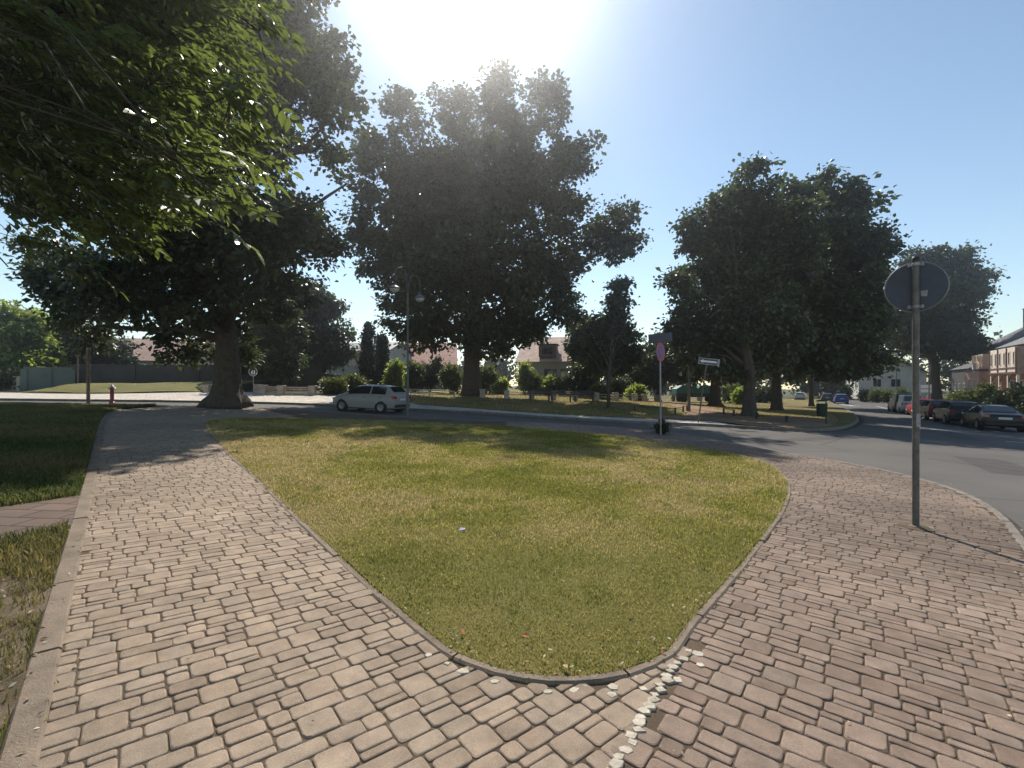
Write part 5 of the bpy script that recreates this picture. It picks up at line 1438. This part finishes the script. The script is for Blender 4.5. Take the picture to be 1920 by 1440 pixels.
# right: dark tall house, small orange house, brick house with veranda
RZ = math.atan2(D[1], D[0])       # local x along the street -> front (-y) faces right; use +pi so the front faces the road
FR = RZ - math.pi                 # local -y then points to the road side
def rpos(px, d): return (X(px, d), d)
house('dark_house', 'tall dark roofed house with big chimney rising behind the brick house', X(1864, 70), 70, FR, 16, 11, 8.4, 4.2, 'darkwall', 'tile_dark', [], 'hip', over=.5, z0=-1.5, cat='house', chim=((-1.0, 4.0, 12.2, 1.1, 3.6),))
house('brown_house', 'plain grey brown house behind the trunk of the round crowned tree', X(1800, 94), 94, FR, 12, 9, 6.0, 2.5, 'darkwall', 'tile_dark', [('f', -3, 2.5, 1, 1.4), ('f', 0, 2.5, 1, 1.4), ('f', 3, 2.5, 1, 1.4)], 'hip', z0=-1.5)
oh = house('orange_villa', 'small salmon coloured villa just left of the brick house', X(1822, 61), 61, FR, 6.0, 6.5, 4.4, .0, 'brick', 'tile_dark', [('f', 1.4, 2.6, .9, 1.6), ('f', -.8, 2.6, .9, 1.6), ('f', 1.4, 4.9, .8, 1.1)], 'flat', over=.2, z0=-1.2, frame='cream_wood')
m = MB(); m.box((0.4, 2.4, 5.5), (4.2, 4.0, 2.0), 0, .03); m.build('upper_storey', M['orange_wall'], oh)
bx, by = X(1907, 48.6), 48.6
far = np.array([X(1855, 55.5), 55.5]); near = np.array([bx, by]); mid = (far + near) / 2; wl = np.linalg.norm(far - near)
zb = -1.15
mid = mid + NR * 1.5
bh = house('brick_house', 'brick house with timber upper storey and arched veranda at the right edge', mid[0], mid[1], FR, wl, 9.5, 6.9, 2.9, 'brick', 'tile_slate', [], 'hip', over=.9, z0=zb)
m = MB(); m.box((0, -.75, 5.25), (wl + .02, 1.5, 2.7), 0, .02); us = m.build('upper_storey', M['cream_wood'], bh)
for k in range(6):
    u = -wl / 2 + wl * (k + .5) / 6
    m = MB(); m.box((u, -1.515, 5.45), (.56, .05, 1.5)); fr = m.build('window', M['cream_wood'], us)
    m = MB(); m.box((u, -1.545, 5.45), (.30, .02, 1.25)); m.build('pane', M['glass'], fr)
for e in (-1, 1):
    m = MB(); m.box((e * (wl / 2 + .06), -.74, 5.25), (.10, 1.46, 2.66)); m.build('brick_cheek', M['brick'], us)
for k in range(4):
    m = MB(); m.box((-wl / 2 + .1 + (wl - .2) * k / 3, -1.53, 5.25), (.16, .09, 2.66)); m.build('timber_post', M['beam'], us)
m = MB(); m.box((0, -1.54, 4.45), (wl, .07, .14)); m.box((0, -1.54, 3.95), (wl + .1, .12, .14)); m.build('timber_beam', M['beam'], us)
for k in range(4):
    u = -wl / 2 + .15 + (wl - .3) * k / 3
    m = MB(); m.box((u, -1.35, 2.45), (.22, .22, 2.6), 0, .02); m.build('veranda_post', M['cream_wood'], bh)
for k in range(3):
    u0 = -wl / 2 + .15 + (wl - .3) * k / 3; u1 = u0 + (wl - .3) / 3; r_ = (u1 - u0) / 2
    pts = [(u0 + r_ - math.cos(math.pi * q / 12) * (r_ - .1), -1.35, 3.0 + math.sin(math.pi * q / 12) * .7) for q in range(13)]
    m = MB(); m.tube(pts, .07, 6); m.build('arch', M['beam'], bh)
    m = MB(); m.box(((u0 + u1) / 2, -.03, 2.2), (1.2, .06, 2.0)); fr = m.build('window', M['frame_white'], bh)
    m = MB(); m.box(((u0 + u1) / 2, -.07, 2.2), (1.0, .03, 1.8)); m.build('pane', M['glass'], fr)
m = MB(); m.box((0, -.8, .6), (wl, 1.6, 1.2), 0, .02); m.build('veranda_base', M['stone'], bh)

# walls at left
def wall(name, label, pa, pb, top_a, thick, mat, cat='wall', capm=None):
    a, b = np.array(pa), np.array(pb); mid = (a + b) / 2; L = np.linalg.norm(b - a); rz = math.atan2(b[1] - a[1], b[0] - a[0])
    bz = min(gz(*a), gz(*b)) - .3
    t = thing(name, label, cat, (mid[0], mid[1], bz), rz)
    h = top_a - bz
    m = MB(); m.box((0, 0, h / 2), (L, thick, h)); m.build('wall_body', mat, t)
    m = MB(); m.box((0, 0, h + .04), (L + .06, thick + .1, .08), 0, .01); m.build('coping', capm or mat, t)
    n = max(2, int(L / 4.5)); 
    for k in range(n + 1):
        m = MB(); m.box((-L / 2 + L * k / n, -thick * .5 - .05, h / 2 - .05), (.4, .12, h - .1)); m.build('pier', mat, t)
    return t
wall('garden_wall', 'long dark rendered garden wall behind the oak', (X(128, 44), 44), (X(600, 47), 47), 3.35, .3, M['darkwall'])
wall('green_wall', 'grey green plastered wall at far left behind the posts', (X(45, 41), 41), (X(135, 43), 43), 3.0, .25, plain('greenish_render', (0.15, 0.18, 0.165), .9, var=.2, scale=.8))
wall('field_wall', 'low wall along the far left gardens', (X(-120, 44), 44), (X(40, 41.5), 41.5), 2.2, .3, M['stone'])
wall('brick_garden_wall', 'dark garden wall below the trees right of the balustrade', (X(600, 47), 47), (X(640, 58), 58), 2.6, .3, M['darkwall'])
drape('grass_bank', [(-38, 36.6), (-24, 36.3), (-20, 43.5), (-37, 43.5)], lambda x, y: 0.02 + 0.75 * ss(36.2, 41.5, y) + 0.12 * vnoise(x, y, 0.6), M['lawn'], 1, 1.0, False)
# pillars left edge
fence_piece('gate_pillars', 'pair of pale stone gate pillars at the far left', [gp(8, 726), gp(48, 727)], 1.5, .55, (), M['stone'], M['stone'], cat='gate')
# far street lamps and boards on the side street
def street_lamp(label, px, d, toppy, headdx):
    x_ = X(px, d); bz = gz(x_, d); h = at(0, toppy, d).z - bz
    t = thing('street_lamp', label, 'lamp', (x_, d, bz), group='street lamps on the side street')
    m = MB(); m.tube([(0, 0, -.2), (0, 0, h - .2), (headdx * .3, 0, h), (headdx, 0, h + .02)], [.07, .05, .035, .03], 10); m.build('pole', M['pole_grey'], t, smooth=True)
    m = MB(); m.box((headdx * 1.35, 0, h), (abs(headdx) * .8, .26, .12), 0, .04); m.build('lamp_head', M['silver_cap'], t)
street_lamp('street lamp in front of the grey gabled house', 1681, 84, 690, -.8)
street_lamp('street lamp right of the sign pole, before the round crowned tree', 1742, 58, 673, -.7)
x_, y_ = X(1736, 60), 60; bz = gz(x_, y_)
t = thing('notice_board', 'white notice board on two legs by the parked red car', 'sign', (x_, y_, bz), R(-30))
m = MB(); m.box((0, 0, 2.3), (1.15, .08, 1.15), 0, .01); b_ = m.build('board', M['grey_wall'], t)
m = MB()
for k in range(2): m.box((0, -.05, 2.58 - .52 * k), (1.0, .02, .38))
m.build('panel', M['sign_white'], b_)
for s in (-.45, .45):
    m = MB(); m.tube([(s, .06, -.2), (s, .06, 2.9)], .04, 8); m.build('leg', M['galv'], t)

# blue scrap on the lawn
x_, y_ = gp(866, 1000)
m = MB(); z_ = gz(x_, y_, False) + .03
m.add([(x_ - .03, y_, z_), (x_ + .03, y_ + .01, z_ + .01), (x_ + .035, y_ + .04, z_ + .015), (x_ - .02, y_ + .045, z_ + .02), (x_ - .03, y_, z_ - .004), (x_ + .03, y_ + .01, z_ + .004), (x_ + .035, y_ + .04, z_ + .008), (x_ - .02, y_ + .045, z_ + .012)],
      [(0, 1, 2, 3), (7, 6, 5, 4), (0, 4, 5, 1), (1, 5, 6, 2), (2, 6, 7, 3), (3, 7, 4, 0)])
tag(m.build('litter', M['sign_blue']), 'small blue scrap lying on the lawn', 'litter')

# ------------------------------------------------------------------ sky, sun, camera
w = bpy.data.worlds.new('World'); SC.world = w; w.use_nodes = True
nt = w.node_tree; nt.nodes.clear()
sky = nt.nodes.new('ShaderNodeTexSky'); sky.sky_type = 'NISHITA'; sky.sun_disc = False
sky.sun_elevation = R(SUN_EL); sky.sun_rotation = R(SUN_AZ); sky.altitude = 100
sky.air_density = 1.0; sky.dust_density = 0.15; sky.ozone_density = 0.5
bg = nt.nodes.new('ShaderNodeBackground'); bg.inputs['Strength'].default_value = 0.107
wo = nt.nodes.new('ShaderNodeOutputWorld')
nt.links.new(mixc(nt, 1.0, sky.outputs[0], (1.05, 1.06, 0.99), 'MULTIPLY'), bg.inputs[0]); nt.links.new(bg.outputs[0], wo.inputs[0])
sd = bpy.data.lights.new('Sun', 'SUN'); sd.energy = 5.0; sd.angle = R(0.53); sd.color = (1.0, 0.93, 0.82)
so = bpy.data.objects.new('Sun', sd); COL.objects.link(so)
e_, a_ = R(SUN_EL), R(SUN_AZ)
sv = Vector((math.sin(a_) * math.cos(e_), math.cos(a_) * math.cos(e_), math.sin(e_)))
so.rotation_euler = (-sv).to_track_quat('-Z', 'Y').to_euler(); so.location = sv * 60

hm_, hnt, hout = new_mat('glare_air')  # air volume added to imitate the lens glare round the sun
pv = node(hnt, 'ShaderNodeVolumePrincipled', {'Color': (0.92, 0.95, 1.0, 1.0), 'Density': 0.0014, 'Anisotropy': 0.90})
hnt.links.new(pv.outputs[0], hout.inputs['Volume'])
mb = MB(); mb.box((0, 155, 13.5), (540, 345, 41)); hz = mb.build('glare_haze', hm_); tag(hz, kind='stuff')
cd = bpy.data.cameras.new('Camera'); cd.sensor_width = 36; cd.lens = 36 * F / 1920; cd.clip_end = 2000; cd.clip_start = .05
co = bpy.data.objects.new('Camera', cd); COL.objects.link(co); co.location = (0, 0, EYE); co.rotation_euler = (R(90), 0, 0)
SC.camera = co

SC.view_settings.view_transform = 'Standard'; SC.view_settings.look = 'None'; SC.view_settings.gamma = 1; SC.view_settings.exposure = 0.48
try:
    SC.cycles.max_bounces = 6; SC.cycles.diffuse_bounces = 3; SC.cycles.glossy_bounces = 2; SC.cycles.transmission_bounces = 3; SC.cycles.volume_bounces = 0
    SC.cycles.use_denoising = True
    SC.cycles.caustics_reflective = False
except Exception: pass
